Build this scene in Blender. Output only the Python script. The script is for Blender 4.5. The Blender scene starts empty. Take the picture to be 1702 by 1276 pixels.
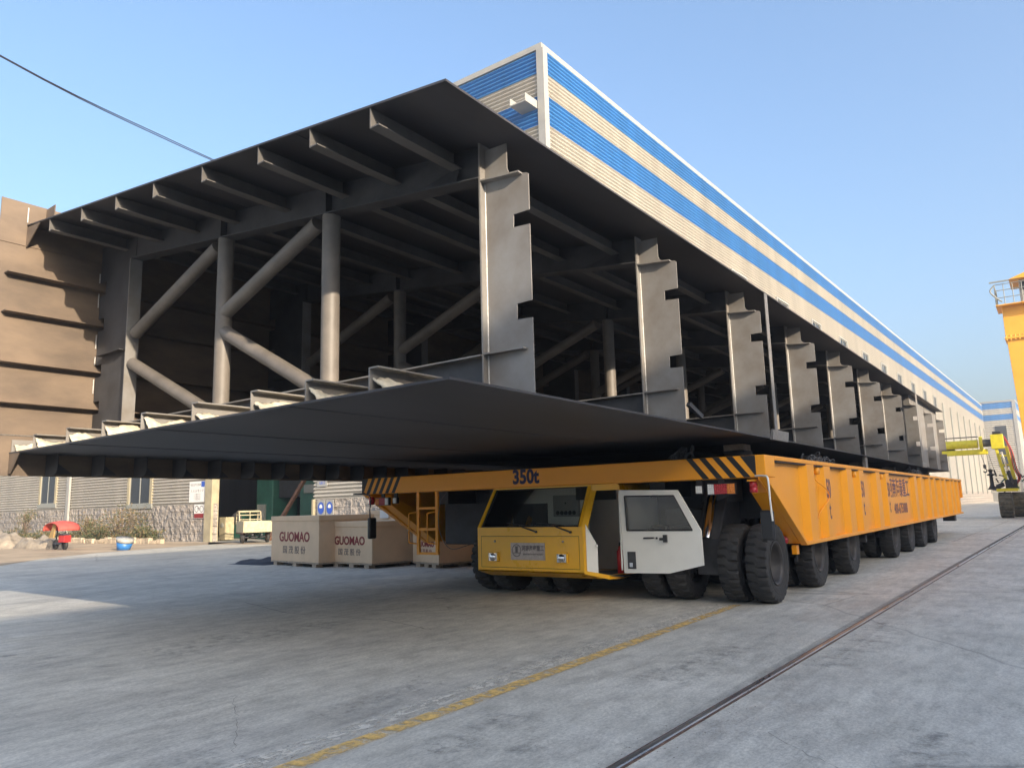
import bpy, math, random
import numpy as np
from mathutils import Vector, Matrix
random.seed(7)
S = bpy.context.scene
COL = S.collection
# ---------------------------------------------------------------- camera
F_PX = 1260.08; yaw, pitch, roll = [math.radians(a) for a in (35.5465, 9.2245, -1.4997)]
fw = Vector((-math.sin(yaw)*math.cos(pitch), math.cos(yaw)*math.cos(pitch), math.sin(pitch)))
rt = Vector((math.cos(yaw), math.sin(yaw), 0)); up = rt.cross(fw)
r2 = rt*math.cos(roll)+up*math.sin(roll); u2 = up*math.cos(roll)-rt*math.sin(roll)
cd = bpy.data.cameras.new('camera'); cam = bpy.data.objects.new('camera', cd); COL.objects.link(cam)
M = Matrix((r2, u2, -fw)).transposed().to_4x4(); M.translation = Vector((0, 0, 1.6)); cam.matrix_world = M
cd.sensor_width = 36; cd.sensor_fit = 'HORIZONTAL'; cd.lens = F_PX/1702*36; cd.clip_start = .05; cd.clip_end = 8000
S.camera = cam
# ---------------------------------------------------------------- sky, sun, exposure
SUNV = Vector((1, -.36, .35)).normalized()
w = bpy.data.worlds.new('World'); S.world = w; w.use_nodes = True
nt = w.node_tree; bgn = nt.nodes['Background']; sk = nt.nodes.new('ShaderNodeTexSky'); sk.sky_type = 'NISHITA'
sk.sun_disc = False; sk.sun_elevation = math.asin(SUNV.z); sk.sun_rotation = math.atan2(SUNV.x, SUNV.y)
sk.air_density = 1.0; sk.dust_density = 6; sk.ozone_density = 3.0; sk.altitude = 0
gmn = nt.nodes.new('ShaderNodeGamma'); gmn.inputs[1].default_value = .84; hsv = nt.nodes.new('ShaderNodeHueSaturation'); hsv.inputs[1].default_value = 1.08
nt.links.new(sk.outputs[0], gmn.inputs[0]); nt.links.new(gmn.outputs[0], hsv.inputs['Color']); nt.links.new(hsv.outputs[0], bgn.inputs[0]); bgn.inputs[1].default_value = .14
sl = bpy.data.lights.new('sun', 'SUN'); sl.energy = 2.3; sl.angle = math.radians(.6); sl.color = (1, .86, .68)
so = bpy.data.objects.new('sun', sl); COL.objects.link(so); so.rotation_euler = SUNV.to_track_quat('Z', 'Y').to_euler()
S.view_settings.view_transform = 'Standard'; S.view_settings.look = 'None'; S.view_settings.exposure = 1.8
S.view_settings.gamma = 1
S.render.engine = 'CYCLES'
# ---------------------------------------------------------------- materials
MATS = {}
def mat(name, col, rough=.6, metal=0, var=.0, vscale=3, bump=0, bscale=20, col2=None, spec=.5, stretch=None, coat=0):
    m = bpy.data.materials.new(name); m.use_nodes = True; n = m.node_tree.nodes; l = m.node_tree.links
    b = n['Principled BSDF']; b.inputs['Roughness'].default_value = rough; b.inputs['Metallic'].default_value = metal
    b.inputs['Specular IOR Level'].default_value = spec; b.inputs['Coat Weight'].default_value = coat
    c = (*col, 1); b.inputs['Base Color'].default_value = c
    if var or bump:
        tc = n.new('ShaderNodeTexCoord'); mp = n.new('ShaderNodeMapping'); l.new(tc.outputs['Object'], mp.inputs[0])
        if stretch: mp.inputs['Scale'].default_value = stretch
    if var:
        nz = n.new('ShaderNodeTexNoise'); nz.inputs['Scale'].default_value = vscale; nz.inputs['Detail'].default_value = 8
        nz.inputs['Roughness'].default_value = .62
        l.new(mp.outputs[0], nz.inputs[0]); rp = n.new('ShaderNodeValToRGB'); l.new(nz.outputs[0], rp.inputs[0])
        rp.color_ramp.elements[0].position = .34; rp.color_ramp.elements[1].position = .66
        d = col2 or tuple(max(0, x*(1-var)) for x in col)
        rp.color_ramp.elements[0].color = (*d, 1)
        rp.color_ramp.elements[1].color = (*[min(1, x*(1+var*.5)) for x in col], 1)
        l.new(rp.outputs[0], b.inputs['Base Color'])
        ma = n.new('ShaderNodeMapRange'); l.new(nz.outputs[0], ma.inputs[0]); ma.inputs[3].default_value = max(.03, rough-.12); ma.inputs[4].default_value = min(1, rough+.12)
        l.new(ma.outputs[0], b.inputs['Roughness'])
    if bump:
        n2 = n.new('ShaderNodeTexNoise'); n2.inputs['Scale'].default_value = bscale; n2.inputs['Detail'].default_value = 6
        l.new(mp.outputs[0], n2.inputs[0]); bp = n.new('ShaderNodeBump'); bp.inputs['Strength'].default_value = bump
        bp.inputs['Distance'].default_value = .02; l.new(n2.outputs[0], bp.inputs['Height']); l.new(bp.outputs[0], b.inputs['Normal'])
    MATS[name] = m
    return m
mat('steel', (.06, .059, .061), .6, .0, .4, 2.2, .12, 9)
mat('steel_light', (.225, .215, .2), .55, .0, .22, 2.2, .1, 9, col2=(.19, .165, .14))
mat('pipe_steel', (.18, .155, .128), .52, .0, .28, 2, .06, 14)
mat('rib_steel', (.12, .11, .10), .6, 0, .3, 2, .1, 9)
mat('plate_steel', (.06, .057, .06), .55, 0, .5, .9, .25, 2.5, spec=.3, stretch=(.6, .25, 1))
mat('rusty_steel', (.165, .12, .083), .75, 0, .38, 1.8, .3, 6, stretch=(1, .45, 1.3), col2=(.115, .085, .062))
mat('weld', (.5, .48, .44), .5, .3, .3, 40)
mat('bare_edge', (.27, .255, .235), .45, .5, .3, 20)
mat('orange', (.95, .37, .01), .4, 0, .04, 1.5, .02, 6, coat=.08)
mat('yellow_cab', (.90, .47, .01), .3, 0, .07, 2, coat=.2)
mat('black_paint', (.012, .012, .014), .45)
mat('cab_gap', (.10, .045, .003), .6)
mat('white_paint', (.86, .84, .77), .4, 0, .03, 4)
mat('rubber', (.02, .02, .021), .75, 0, .5, 6, .3, 30, col2=(.034, .031, .027))
mat('rim', (.05, .045, .042), .55, .2, .4, 6)
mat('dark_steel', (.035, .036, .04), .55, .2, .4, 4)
mat('bogie_steel', (.07, .07, .072), .6, .0, .4, 4)
mat('chrome', (.8, .8, .8), .12, 1)
mat('crack_dark', (.16, .15, .14), .9)
mat('dark_plastic', (.02, .02, .022), .4)
mat('red_plastic', (.45, .012, .02), .25, coat=.4)
mat('amber_plastic', (.75, .22, .01), .25, coat=.4)
mat('clear_plastic', (.75, .75, .72), .15, coat=.5)
mat('red_paint', (.5, .02, .02), .4)
mat('ink', (.02, .015, .07), .5)
mat('ink_side', (.14, .06, .10), .5)
mat('ink_red', (.22, .015, .015), .6)
mat('ink_gray', (.12, .1, .1), .6)
mat('ink_blue', (.03, .09, .42), .5)
mat('plate', (.42, .36, .32), .35, .5, .2, 30)
mat('beige_clad', (.41, .378, .325), .5, 0, .16, .9, stretch=(.7, .7, .05))
mat('blue_clad', (.04, .185, .44), .42, 0, .16, .9, stretch=(.7, .7, .05))
mat('white_trim', (.33, .32, .295), .5, 0, .08, 2)
mat('white_sheet', (.78, .77, .74), .5, 0, .06, .5)
mat('cream_trim', (.38, .325, .21), .6, 0, .22, 1.5)
mat('window_dark', (.025, .03, .035), .25, 0, spec=.35)
mat('window_frame', (.26, .26, .23), .5)
mat('cardboard', (.72, .51, .32), .8, 0, .10, 1.2, .06, 5)
mat('pallet_wood', (.42, .33, .24), .8, 0, .3, 8)
mat('paper', (.75, .73, .68), .7)
mat('cloth_cream', (.66, .58, .43), .95, 0, .3, 5, .4, 25)
mat('tarp', (.30, .25, .19), .9, 0, .35, 2.5, .4, 10)
mat('red_cloth', (.55, .09, .07), .8, 0, .2, 3)
mat('tan_cloth', (.42, .27, .1), .9, 0, .2, 3)
mat('dark_cloth', (.04, .045, .06), .9)
mat('skin', (.45, .28, .2), .6)
mat('hair', (.015, .012, .01), .7)
mat('blue_plastic', (.03, .15, .4), .4)
mat('leaf', (.075, .085, .03), .7, 0, .5, 6, col2=(.045, .055, .025))
mat('leaf_dry', (.19, .13, .055), .8, 0, .4, 6, col2=(.12, .085, .04))
mat('bark', (.14, .1, .07), .9)
mat('truck_cream', (.46, .39, .24), .5, 0, .3, 5)
mat('machine_green', (.03, .12, .085), .5, 0, .3, 1.5)
mat('rust_beam', (.2, .1, .06), .8, 0, .4, 5)
mat('rig_yellow', (.78, .68, .03), .4, 0, .12, 3)
mat('crane_orange', (.82, .40, .04), .5, 0, .08, 1)
mat('track', (.12, .11, .08), .9, 0, .6, 6)
mat('debris', (.4, .33, .26), .9, 0, .5, 12)
mat('kerb_stone', (.5, .4, .28), .9, 0, .4, 5, .5, 12)
mat('roof_sheet', (.35, .36, .38), .6)
mat('cable', (.02, .02, .03), .6)
mat('rail_rust', (.16, .10, .075), .8, .2, .5, 9)
mat('rail_top', (.42, .41, .40), .3, .8, .3, 12, stretch=(1, .1, 1))

def glass(name, tint=(.75, .82, .8), g=.12):
    m = bpy.data.materials.new(name); m.use_nodes = True; n = m.node_tree.nodes; l = m.node_tree.links
    n.remove(n['Principled BSDF']); t = n.new('ShaderNodeBsdfTransparent'); t.inputs[0].default_value = (*tint, 1)
    gl = n.new('ShaderNodeBsdfGlossy'); gl.inputs['Roughness'].default_value = .03
    lw = n.new('ShaderNodeFresnel'); lw.inputs[0].default_value = 1.5
    mx = n.new('ShaderNodeMixShader'); l.new(lw.outputs[0], mx.inputs[0]); l.new(t.outputs[0], mx.inputs[1]); l.new(gl.outputs[0], mx.inputs[2])
    l.new(mx.outputs[0], n['Material Output'].inputs[0]); MATS[name] = m
glass('glass', (.9, .93, .92))
glass('lamp_glass', (.9, .9, .9))

def ground_mat():
    m = bpy.data.materials.new('concrete_ground'); m.use_nodes = True; n = m.node_tree.nodes; l = m.node_tree.links
    b = n['Principled BSDF']; tc = n.new('ShaderNodeTexCoord')
    def noise(sc, det, rgh, st=(1, 1, 1), rot=0):
        mp = n.new('ShaderNodeMapping'); mp.inputs['Scale'].default_value = st; mp.inputs['Rotation'].default_value = (0, 0, rot)
        l.new(tc.outputs['Object'], mp.inputs[0]); z = n.new('ShaderNodeTexNoise'); z.inputs['Scale'].default_value = sc
        z.inputs['Detail'].default_value = det; z.inputs['Roughness'].default_value = rgh; l.new(mp.outputs[0], z.inputs[0]); return z.outputs[0]
    def ramp(src, stops):
        r = n.new('ShaderNodeValToRGB'); l.new(src, r.inputs[0])
        while len(r.color_ramp.elements) < len(stops): r.color_ramp.elements.new(.5)
        for e, (p, c) in zip(r.color_ramp.elements, stops): e.position = p; e.color = (*c, 1)
        return r.outputs[0]
    def mix(a, bb, f, mode='MIX'):
        x = n.new('ShaderNodeMix'); x.data_type = 'RGBA'; x.blend_type = mode
        if isinstance(f, float): x.inputs[0].default_value = f
        else: l.new(f, x.inputs[0])
        l.new(a, x.inputs[6]); l.new(bb, x.inputs[7]); return x.outputs[2]
    base = ramp(noise(.55, 10, .68), [(.30, (.42, .395, .34)), (.5, (.52, .49, .42)), (.70, (.61, .575, .50))])
    streak = ramp(noise(1.1, 8, .65, (1, .22, 1), .25), [(.3, (.80, .80, .82)), (.55, (1, 1, 1)), (.75, (1.0, 1.0, 1.0))])
    c = mix(base, streak, .8, 'MULTIPLY')
    st2 = ramp(noise(.35, 6, .6, (1, .45, 1), -.5), [(.30, (.70, .70, .72)), (.45, (1, 1, 1))])
    c = mix(c, st2, .8, 'MULTIPLY')
    fine = ramp(noise(45, 8, .8, (1, .55, 1), .6), [(.40, (.74, .74, .74)), (.5, (1, 1, 1)), (.60, (1.2, 1.2, 1.2))])
    c = mix(c, fine, .8, 'MULTIPLY')
    str2 = ramp(noise(9, 9, .75, (1, .16, 1), .35), [(.40, (.78, .78, .78)), (.5, (1, 1, 1)), (.60, (1.16, 1.16, 1.15))])
    c = mix(c, str2, .5, 'MULTIPLY')
    # pale scuffs
    sc = ramp(noise(3.2, 10, .8, (1, .6, 1), .9), [(.58, (0, 0, 0)), (.68, (.55, .55, .55))])
    pale = n.new('ShaderNodeRGB'); pale.outputs[0].default_value = (.62, .6, .56, 1)
    c = mix(c, pale.outputs[0], sc)
    oil = ramp(noise(.9, 5, .6, (1, .7, 1), .3), [(.26, (.55, .55, .56)), (.36, (1, 1, 1))])
    c = mix(c, oil, .75, 'MULTIPLY')
    med = ramp(noise(5, 8, .72, (1, .5, 1), .5), [(.40, (.80, .80, .80)), (.5, (1, 1, 1)), (.62, (1.1, 1.1, 1.1))])
    c = mix(c, med, .8, 'MULTIPLY')
    # cracks
    vo = n.new('ShaderNodeTexVoronoi'); vo.feature = 'DISTANCE_TO_EDGE'; vo.inputs['Scale'].default_value = .11
    mpx = n.new('ShaderNodeMapping'); l.new(tc.outputs['Object'], mpx.inputs[0])
    wz = n.new('ShaderNodeTexNoise'); wz.inputs['Scale'].default_value = 1.5; l.new(tc.outputs['Object'], wz.inputs[0])
    ad = n.new('ShaderNodeVectorMath'); ad.operation = 'MULTIPLY_ADD'; l.new(wz.outputs[1], ad.inputs[0]); ad.inputs[1].default_value = (.25, .25, 0); l.new(mpx.outputs[0], ad.inputs[2])
    l.new(ad.outputs[0], vo.inputs[0])
    cr = ramp(vo.outputs[0], [(.0, (.55, .55, .55)), (.0012, (1, 1, 1))])
    c = mix(c, cr, .8, 'MULTIPLY')
    l.new(c, b.inputs['Base Color'])
    rr = n.new('ShaderNodeMapRange'); l.new(noise(1.3, 8, .6), rr.inputs[0]); rr.inputs[1].default_value = .3; rr.inputs[2].default_value = .7
    rr.inputs[3].default_value = .48; rr.inputs[4].default_value = .8; l.new(rr.outputs[0], b.inputs['Roughness'])
    bp = n.new('ShaderNodeBump'); bp.inputs['Strength'].default_value = .25; bp.inputs['Distance'].default_value = .01
    l.new(noise(16, 8, .7), bp.inputs['Height']); l.new(bp.outputs[0], b.inputs['Normal'])
    MATS['concrete_ground'] = m
ground_mat()

def masked(name, col, scale, lo, hi, rough=.8, stretch=(1, 1, 1), fade=None):
    """worn marking: coloured where the noise is high, see-through where it is worn off"""
    m = bpy.data.materials.new(name); m.use_nodes = True; n = m.node_tree.nodes; l = m.node_tree.links
    b = n['Principled BSDF']; b.inputs['Base Color'].default_value = (*col, 1); b.inputs['Roughness'].default_value = rough
    tc = n.new('ShaderNodeTexCoord'); mp = n.new('ShaderNodeMapping'); mp.inputs['Scale'].default_value = stretch
    l.new(tc.outputs['Object'], mp.inputs[0]); z = n.new('ShaderNodeTexNoise'); z.inputs['Scale'].default_value = scale
    z.inputs['Detail'].default_value = 9; z.inputs['Roughness'].default_value = .7; l.new(mp.outputs[0], z.inputs[0])
    mr = n.new('ShaderNodeMapRange'); l.new(z.outputs[0], mr.inputs[0]); mr.inputs[1].default_value = lo; mr.inputs[2].default_value = hi
    out = mr.outputs[0]
    if fade:   # soft edge across the strip: object x from centre
        sp = n.new('ShaderNodeSeparateXYZ'); l.new(tc.outputs['Generated'], sp.inputs[0])
        s1 = n.new('ShaderNodeMath'); s1.operation = 'SUBTRACT'; l.new(sp.outputs[0], s1.inputs[0]); s1.inputs[1].default_value = .5
        s2 = n.new('ShaderNodeMath'); s2.operation = 'ABSOLUTE'; l.new(s1.outputs[0], s2.inputs[0])
        s3 = n.new('ShaderNodeMapRange'); l.new(s2.outputs[0], s3.inputs[0]); s3.inputs[1].default_value = .5; s3.inputs[2].default_value = .5-fade
        mm = n.new('ShaderNodeMath'); mm.operation = 'MULTIPLY'; l.new(out, mm.inputs[0]); l.new(s3.outputs[0], mm.inputs[1]); out = mm.outputs[0]
    l.new(out, b.inputs['Alpha']); MATS[name] = m
masked('yellow_line', (.74, .48, .15), 8, .36, .60, fade=.25)
masked('spill', (.62, .58, .50), 14, .46, .56, stretch=(1, .5, 1), fade=.4)
masked('groove_dark', (.05, .048, .045), 6, .28, .45, fade=.2)
masked('rust_dust', (.30, .22, .17), 5, .4, .8, fade=.45)
masked('oil_stain', (.13, .13, .13), 6, .48, .95, fade=.48)
masked('tyre_smudge', (.12, .12, .12), 3.5, .5, 1.0, fade=.45)

def dirt_mat():
    m = mat('dirt', (.42, .32, .215), .95, 0, .3, .5, .5, 9)
dirt_mat()

def stone_mat():
    m = bpy.data.materials.new('stone_base'); m.use_nodes = True; n = m.node_tree.nodes; l = m.node_tree.links
    b = n['Principled BSDF']; b.inputs['Roughness'].default_value = .75
    tc = n.new('ShaderNodeTexCoord'); br = n.new('ShaderNodeTexBrick')
    sp = n.new('ShaderNodeSeparateXYZ'); l.new(tc.outputs['Object'], sp.inputs[0])
    a = n.new('ShaderNodeMath'); a.operation = 'ADD'; l.new(sp.outputs[0], a.inputs[0]); l.new(sp.outputs[1], a.inputs[1])
    cb = n.new('ShaderNodeCombineXYZ'); l.new(a.outputs[0], cb.inputs[0]); l.new(sp.outputs[2], cb.inputs[1])
    l.new(cb.outputs[0], br.inputs[0]); br.inputs['Scale'].default_value = 1
    br.inputs['Brick Width'].default_value = 1.0; br.inputs['Row Height'].default_value = .46; br.inputs['Mortar Size'].default_value = .018
    br.inputs['Color1'].default_value = (.36, .31, .26, 1); br.inputs['Color2'].default_value = (.30, .265, .23, 1); br.inputs['Mortar'].default_value = (.2, .18, .16, 1)
    l.new(br.outputs[0], b.inputs['Base Color'])
    vo = n.new('ShaderNodeTexVoronoi'); vo.inputs['Scale'].default_value = 2.2; vo.feature = 'F1'; l.new(cb.outputs[0], vo.inputs[0])
    nz = n.new('ShaderNodeTexNoise'); nz.inputs['Scale'].default_value = 5; l.new(cb.outputs[0], nz.inputs[0])
    ad = n.new('ShaderNodeMath'); ad.operation = 'ADD'; l.new(vo.outputs[0], ad.inputs[0]); l.new(nz.outputs[0], ad.inputs[1])
    a2 = n.new('ShaderNodeMath'); a2.operation = 'MULTIPLY_ADD'; l.new(br.outputs['Fac'], a2.inputs[0]); a2.inputs[1].default_value = -.6; l.new(ad.outputs[0], a2.inputs[2])
    bp = n.new('ShaderNodeBump'); bp.inputs['Strength'].default_value = 1; bp.inputs['Distance'].default_value = .16
    l.new(a2.outputs[0], bp.inputs['Height']); l.new(bp.outputs[0], b.inputs['Normal']); MATS['stone_base'] = m
stone_mat()

# ---------------------------------------------------------------- mesh helpers
class MB:
    def __init__(s): s.v = []; s.f = []; s.m = []; s.mats = []; s.sm = []
    def mi(s, name):
        if name not in s.mats: s.mats.append(name)
        return s.mats.index(name)
    def add(s, vs, fs, m, smooth=False):
        o = len(s.v); k = s.mi(m); s.v += [tuple(p) for p in vs]
        for f in fs: s.f.append(tuple(i+o for i in f)); s.m.append(k); s.sm.append(smooth)
        return s
    def box(s, x0, x1, y0, y1, z0, z1, m, T=None):
        vs = [Vector((x, y, z)) for z in (z0, z1) for y in (y0, y1) for x in (x0, x1)]
        if T is not None: vs = [T @ p for p in vs]
        return s.add(vs, [(0, 2, 3, 1), (4, 5, 7, 6), (0, 1, 5, 4), (2, 6, 7, 3), (0, 4, 6, 2), (1, 3, 7, 5)], m)
    def prism(s, poly, d, m):
        n = len(poly); d = Vector(d); a = [Vector(p) for p in poly]; b = [p+d for p in a]
        fs = [tuple(range(n)), tuple(range(2*n-1, n-1, -1))]+[(i, i+n, (i+1) % n+n, (i+1) % n) for i in range(n)]
        return s.add(a+b, fs, m)
    def tube(s, p0, p1, r, m, n=12, r1=None, caps=True):
        p0 = Vector(p0); p1 = Vector(p1); r1 = r if r1 is None else r1; d = (p1-p0).normalized()
        a = d.orthogonal().normalized(); b = d.cross(a); vs = []
        for p, q in ((p0, r), (p1, r1)):
            vs += [p+(a*math.cos(t)+b*math.sin(t))*q for t in [2*math.pi*i/n for i in range(n)]]
        s.add(vs, [(i, (i+1) % n, (i+1) % n+n, i+n) for i in range(n)], m, True)
        if caps: s.add(vs, [tuple(range(n-1, -1, -1)), tuple(range(n, 2*n))], m)
        return s
    def path(s, pts, r, m, n=8):
        pts = [Vector(p) for p in pts]; vs = []; k = len(pts)
        a = None
        for i, p in enumerate(pts):
            d = (pts[min(i+1, k-1)]-pts[max(i-1, 0)]).normalized()
            a = d.orthogonal().normalized() if a is None else (a-d*a.dot(d)).normalized()
            b = d.cross(a); vs += [p+(a*math.cos(2*math.pi*j/n)+b*math.sin(2*math.pi*j/n))*r for j in range(n)]
        fs = [(i*n+j, i*n+(j+1) % n, (i+1)*n+(j+1) % n, (i+1)*n+j) for i in range(k-1) for j in range(n)]
        return s.add(vs, fs, m, True)
    def lathe(s, prof, m, n=32, axis='x', c=(0, 0, 0), mod=None, smooth=True):
        vs = []; k = len(prof)
        for i in range(n):
            t = 2*math.pi*i/n
            for j, (a, r) in enumerate(prof):
                if mod: r = mod(i, j, r)
                p = {'x': (a, r*math.cos(t), r*math.sin(t)), 'z': (r*math.cos(t), r*math.sin(t), a), 'y': (r*math.cos(t), a, r*math.sin(t))}[axis]
                vs.append((p[0]+c[0], p[1]+c[1], p[2]+c[2]))
        return s.add(vs, [(i*k+j, i*k+j+1, ((i+1) % n)*k+j+1, ((i+1) % n)*k+j) for i in range(n) for j in range(k-1)], m, smooth)
    def build(s, name, parent=None, bevel=0, at=None):
        me = bpy.data.meshes.new(name)
        if at is not None: a = Vector(at); me.from_pydata([tuple(Vector(p)-a) for p in s.v], [], s.f)
        else: me.from_pydata(s.v, [], s.f)
        for k in s.mats: me.materials.append(MATS[k])
        me.polygons.foreach_set('material_index', s.m); me.polygons.foreach_set('use_smooth', s.sm)
        me.update()
        o = bpy.data.objects.new(name, me); COL.objects.link(o)
        if at is not None: o.location = at
        if parent: o.parent = parent
        if bevel:
            b = o.modifiers.new('b', 'BEVEL'); b.width = bevel; b.segments = 2; b.limit_method = 'ANGLE'; b.angle_limit = .7
        return o
def tag(o, label=None, cat=None, group=None, kind=None):
    for k, v in (('label', label), ('category', cat), ('group', group), ('kind', kind)):
        if v: o[k] = v
    return o
def empty(name, label, cat, loc=(0, 0, 0), group=None):
    o = bpy.data.objects.new(name, None); o.empty_display_size = .2; COL.objects.link(o); o.location = loc
    return tag(o, label, cat, group)
def copy_tree(o, parent=None):
    c = o.copy(); COL.objects.link(c); c.parent = parent
    for ch in list(o.children): copy_tree(ch, c)
    return c
def text(name, body, size, m, origin, xdir, ydir, parent=None, thick=.002, align='CENTER', xs=1.0, bold=0.0):
    cu = bpy.data.curves.new(name, 'FONT'); cu.body = body; cu.size = size; cu.align_x = align; cu.align_y = 'CENTER'
    cu.extrude = thick/2; cu.offset = bold; cu.resolution_u = 3
    t = bpy.data.objects.new(name+'_c', cu); COL.objects.link(t)
    dg = bpy.context.evaluated_depsgraph_get(); me = bpy.data.meshes.new_from_object(t.evaluated_get(dg))
    bpy.data.objects.remove(t); bpy.data.curves.remove(cu)
    me.materials.clear(); me.materials.append(MATS[m])
    X = Vector(xdir).normalized(); Y = Vector(ydir).normalized(); Z = X.cross(Y)
    R = Matrix((X*xs, Y, Z)).transposed().to_4x4(); R.translation = Vector(origin)
    me.transform(R); o = bpy.data.objects.new(name, me); COL.objects.link(o)
    if parent: o.parent = parent
    return o

# ================================================================ SETTING
g = MB(); g.add([(-2500, -900, 0), (2500, -900, 0), (2500, 4000, 0), (-2500, 4000, 0)], [(0, 1, 2, 3)], 'concrete_ground')
tag(g.build('ground'), kind='structure')
d = MB(); pts = [(-26, 4), (-31.3, 11.9), (-34.5, 14.6), (-36.9, 18.0), (-38.7, 24.7), (-39.2, 27.2), (-95, 27.2), (-95, 4)]
d.add([(x, y, .006) for x, y in pts], [tuple(range(len(pts)))], 'dirt'); tag(d.build('dirt_path'), kind='structure')
d = MB(); d.add([(x, y, .006) for x, y in ((-42.0, 27.0), (-33, 27.0), (-33, 26.2), (-37.5, 25.2), (-38.9, 25.0))], [(4, 3, 2, 1, 0)], 'dirt'); tag(d.build('dirt_apron'), kind='structure')
def strip(name, pts, wd, z, m, label=None, cat=None, kind='structure'):
    b = MB(); vs = []
    for i, (x, y) in enumerate(pts):
        a = Vector(pts[max(i-1, 0)]); c = Vector(pts[min(i+1, len(pts)-1)]); t = (c-a).normalized(); nn = Vector((-t.y, t.x))*wd/2
        vs += [(x-nn.x, y-nn.y, z), (x+nn.x, y+nn.y, z)]
    b.add(vs, [(2*i, 2*i+1, 2*i+3, 2*i+2) for i in range(len(pts)-1)], m); o = b.build(name)
    return tag(o, label, cat, kind=kind)
strip('yellow_line', [(-4.17, 1.5), (-4.20, 3.4), (-4.28, 7.5), (-4.36, 12.0)], .17, .008, 'yellow_line')
strip('mortar_spill', [(-4.40, 1.5), (-4.43, 3.4), (-4.5, 7.5), (-4.58, 12.0)], .32, .004, 'spill')
strip('far_line', [(-3.4, 31), (-3.2, 40), (-2.9, 56)], .14, .004, 'spill')
RX = lambda y: -2.47+.0165*(y-2)
rp = [(RX(y), y) for y in (1.5, 5, 12, 31, 60, 120, 240)]
strip('rail_groove', [(x-.095, y) for x, y in rp], .09, .004, 'groove_dark')
strip('rail_dust', [(x+.14, y) for x, y in rp], .34, .004, 'rust_dust')
b = MB()
for (x0, y0), (x1, y1) in zip(rp[:-1], rp[1:]):
    b.prism([(x0-.045, y0, -.05), (x0+.045, y0, -.05), (x0+.045, y0, .008), (x0-.045, y0, .008)], (x1-x0, y1-y0, 0), 'rail_rust')
    b.prism([(x0-.028, y0, .0085), (x0+.028, y0, .0085), (x0+.022, y0, .016), (x0-.022, y0, .016)], (x1-x0, y1-y0, 0), 'rail_top')
tag(b.build('crane_rail'), 'worn steel crane rail set flush in the concrete yard', 'rail')
def arc(cx, cy, r, a0, a1, n=14): return [(cx+r*math.cos(math.radians(a0+(a1-a0)*i/n)), cy+r*math.sin(math.radians(a0+(a1-a0)*i/n))) for i in range(n+1)]
for k, (cx, cy, r, a0, a1, wd) in enumerate([(-6.2, 5.3, 1.6, 150, 235, .07), (-6.2, 5.3, 1.75, 150, 230, .05), (-3.2, 3.9, .5, 20, 190, .3), (-14, 12.4, 9, 255, 330, .22), (-14, 12.6, 9.7, 255, 325, .2), (-1, 14, 6, 190, 250, .16), (-16, 2, 11, 20, 75, .25)]):
    strip('tyre_mark', arc(cx, cy, r, a0, a1), wd, .0035+.0001*k, 'tyre_smudge')

for k, (cx, cy, sx, sy) in enumerate([(-3.72, 4.55, .3, .5), (-4.75, 3.0, .35, .3), (-5.0, 4.9, .3, .7), (-4.7, 7.2, .35, .9), (-3.2, 7.6, .5, 1.0), (-9, 6.5, .8, 1.4), (-2.0, 9.5, .3, 1.6), (-.9, 5.5, .3, .7)]):
    strip('oil_stain', [(cx, cy-sy), (cx+.05, cy-sy/2), (cx, cy), (cx+.04, cy+sy/2), (cx, cy+sy)], sx*2, .0045+.0001*k, 'oil_stain')
# grit and broken mortar along the yellow line and the rail
rr = random.Random(77); b = MB()
def pebble(x, y, r_, m):
    p = [Vector((x+r_*rr.uniform(-1, 1), y+r_*rr.uniform(-1, 1), rr.uniform(0, r_*.9))) for _ in range(4)]; p[0].z = p[1].z = p[2].z = .004
    b.add(p, [(0, 1, 2), (0, 1, 3), (1, 2, 3), (2, 0, 3)], m)
for k in range(900):
    y = 2.2+9.5*rr.random()**1.2; pebble(-4.42-.012*(y-3)+rr.gauss(0, .09), y, rr.uniform(.003, .012), rr.choice(['kerb_stone', 'debris', 'bogie_steel']))
for k in range(700):
    y = 2.0+16*rr.random()**1.3; pebble(RX(y)+rr.choice([-.12, .13])+rr.gauss(0, .05), y, rr.uniform(.003, .01), rr.choice(['rail_rust', 'debris', 'bogie_steel']))
for k in range(260):
    pebble(rr.uniform(-14, 1), 2.5+16*rr.random()**1.4, rr.uniform(.003, .011), rr.choice(['debris', 'paper', 'bogie_steel']))
tag(b.build('grit'), 'loose grit and mortar crumbs scattered on the concrete', 'grit', kind='stuff')
b = MB()
def crack(pts, wd, seed):
    q = random.Random(seed); P = []
    for (x0, y0), (x1, y1) in zip(pts[:-1], pts[1:]):
        for i in range(12): P.append((x0+(x1-x0)*i/12+q.gauss(0, .012), y0+(y1-y0)*i/12+q.gauss(0, .012)))
    for (x0, y0), (x1, y1) in zip(P[:-1], P[1:]):
        d_ = Vector((x1-x0, y1-y0)).normalized(); n_ = Vector((-d_.y, d_.x))*wd*q.uniform(.3, 1)/2
        b.add([(x0-n_.x, y0-n_.y, .0036), (x0+n_.x, y0+n_.y, .0036), (x1+n_.x, y1+n_.y, .0036), (x1-n_.x, y1-n_.y, .0036)], [(0, 1, 2, 3)], 'crack_dark')
crack([(-6.2, 4.3), (-5.3, 3.7), (-4.75, 3.3)], .004, 1); crack([(-1.9, 5.6), (-1.2, 5.0), (-.5, 5.1), (.8, 4.6)], .0045, 2); crack([(-12.5, 8.8), (-10.5, 8.2), (-8.2, 8.3), (-7.0, 7.9)], .02, 3)
tag(b.build('crack'), kind='structure')

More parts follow.
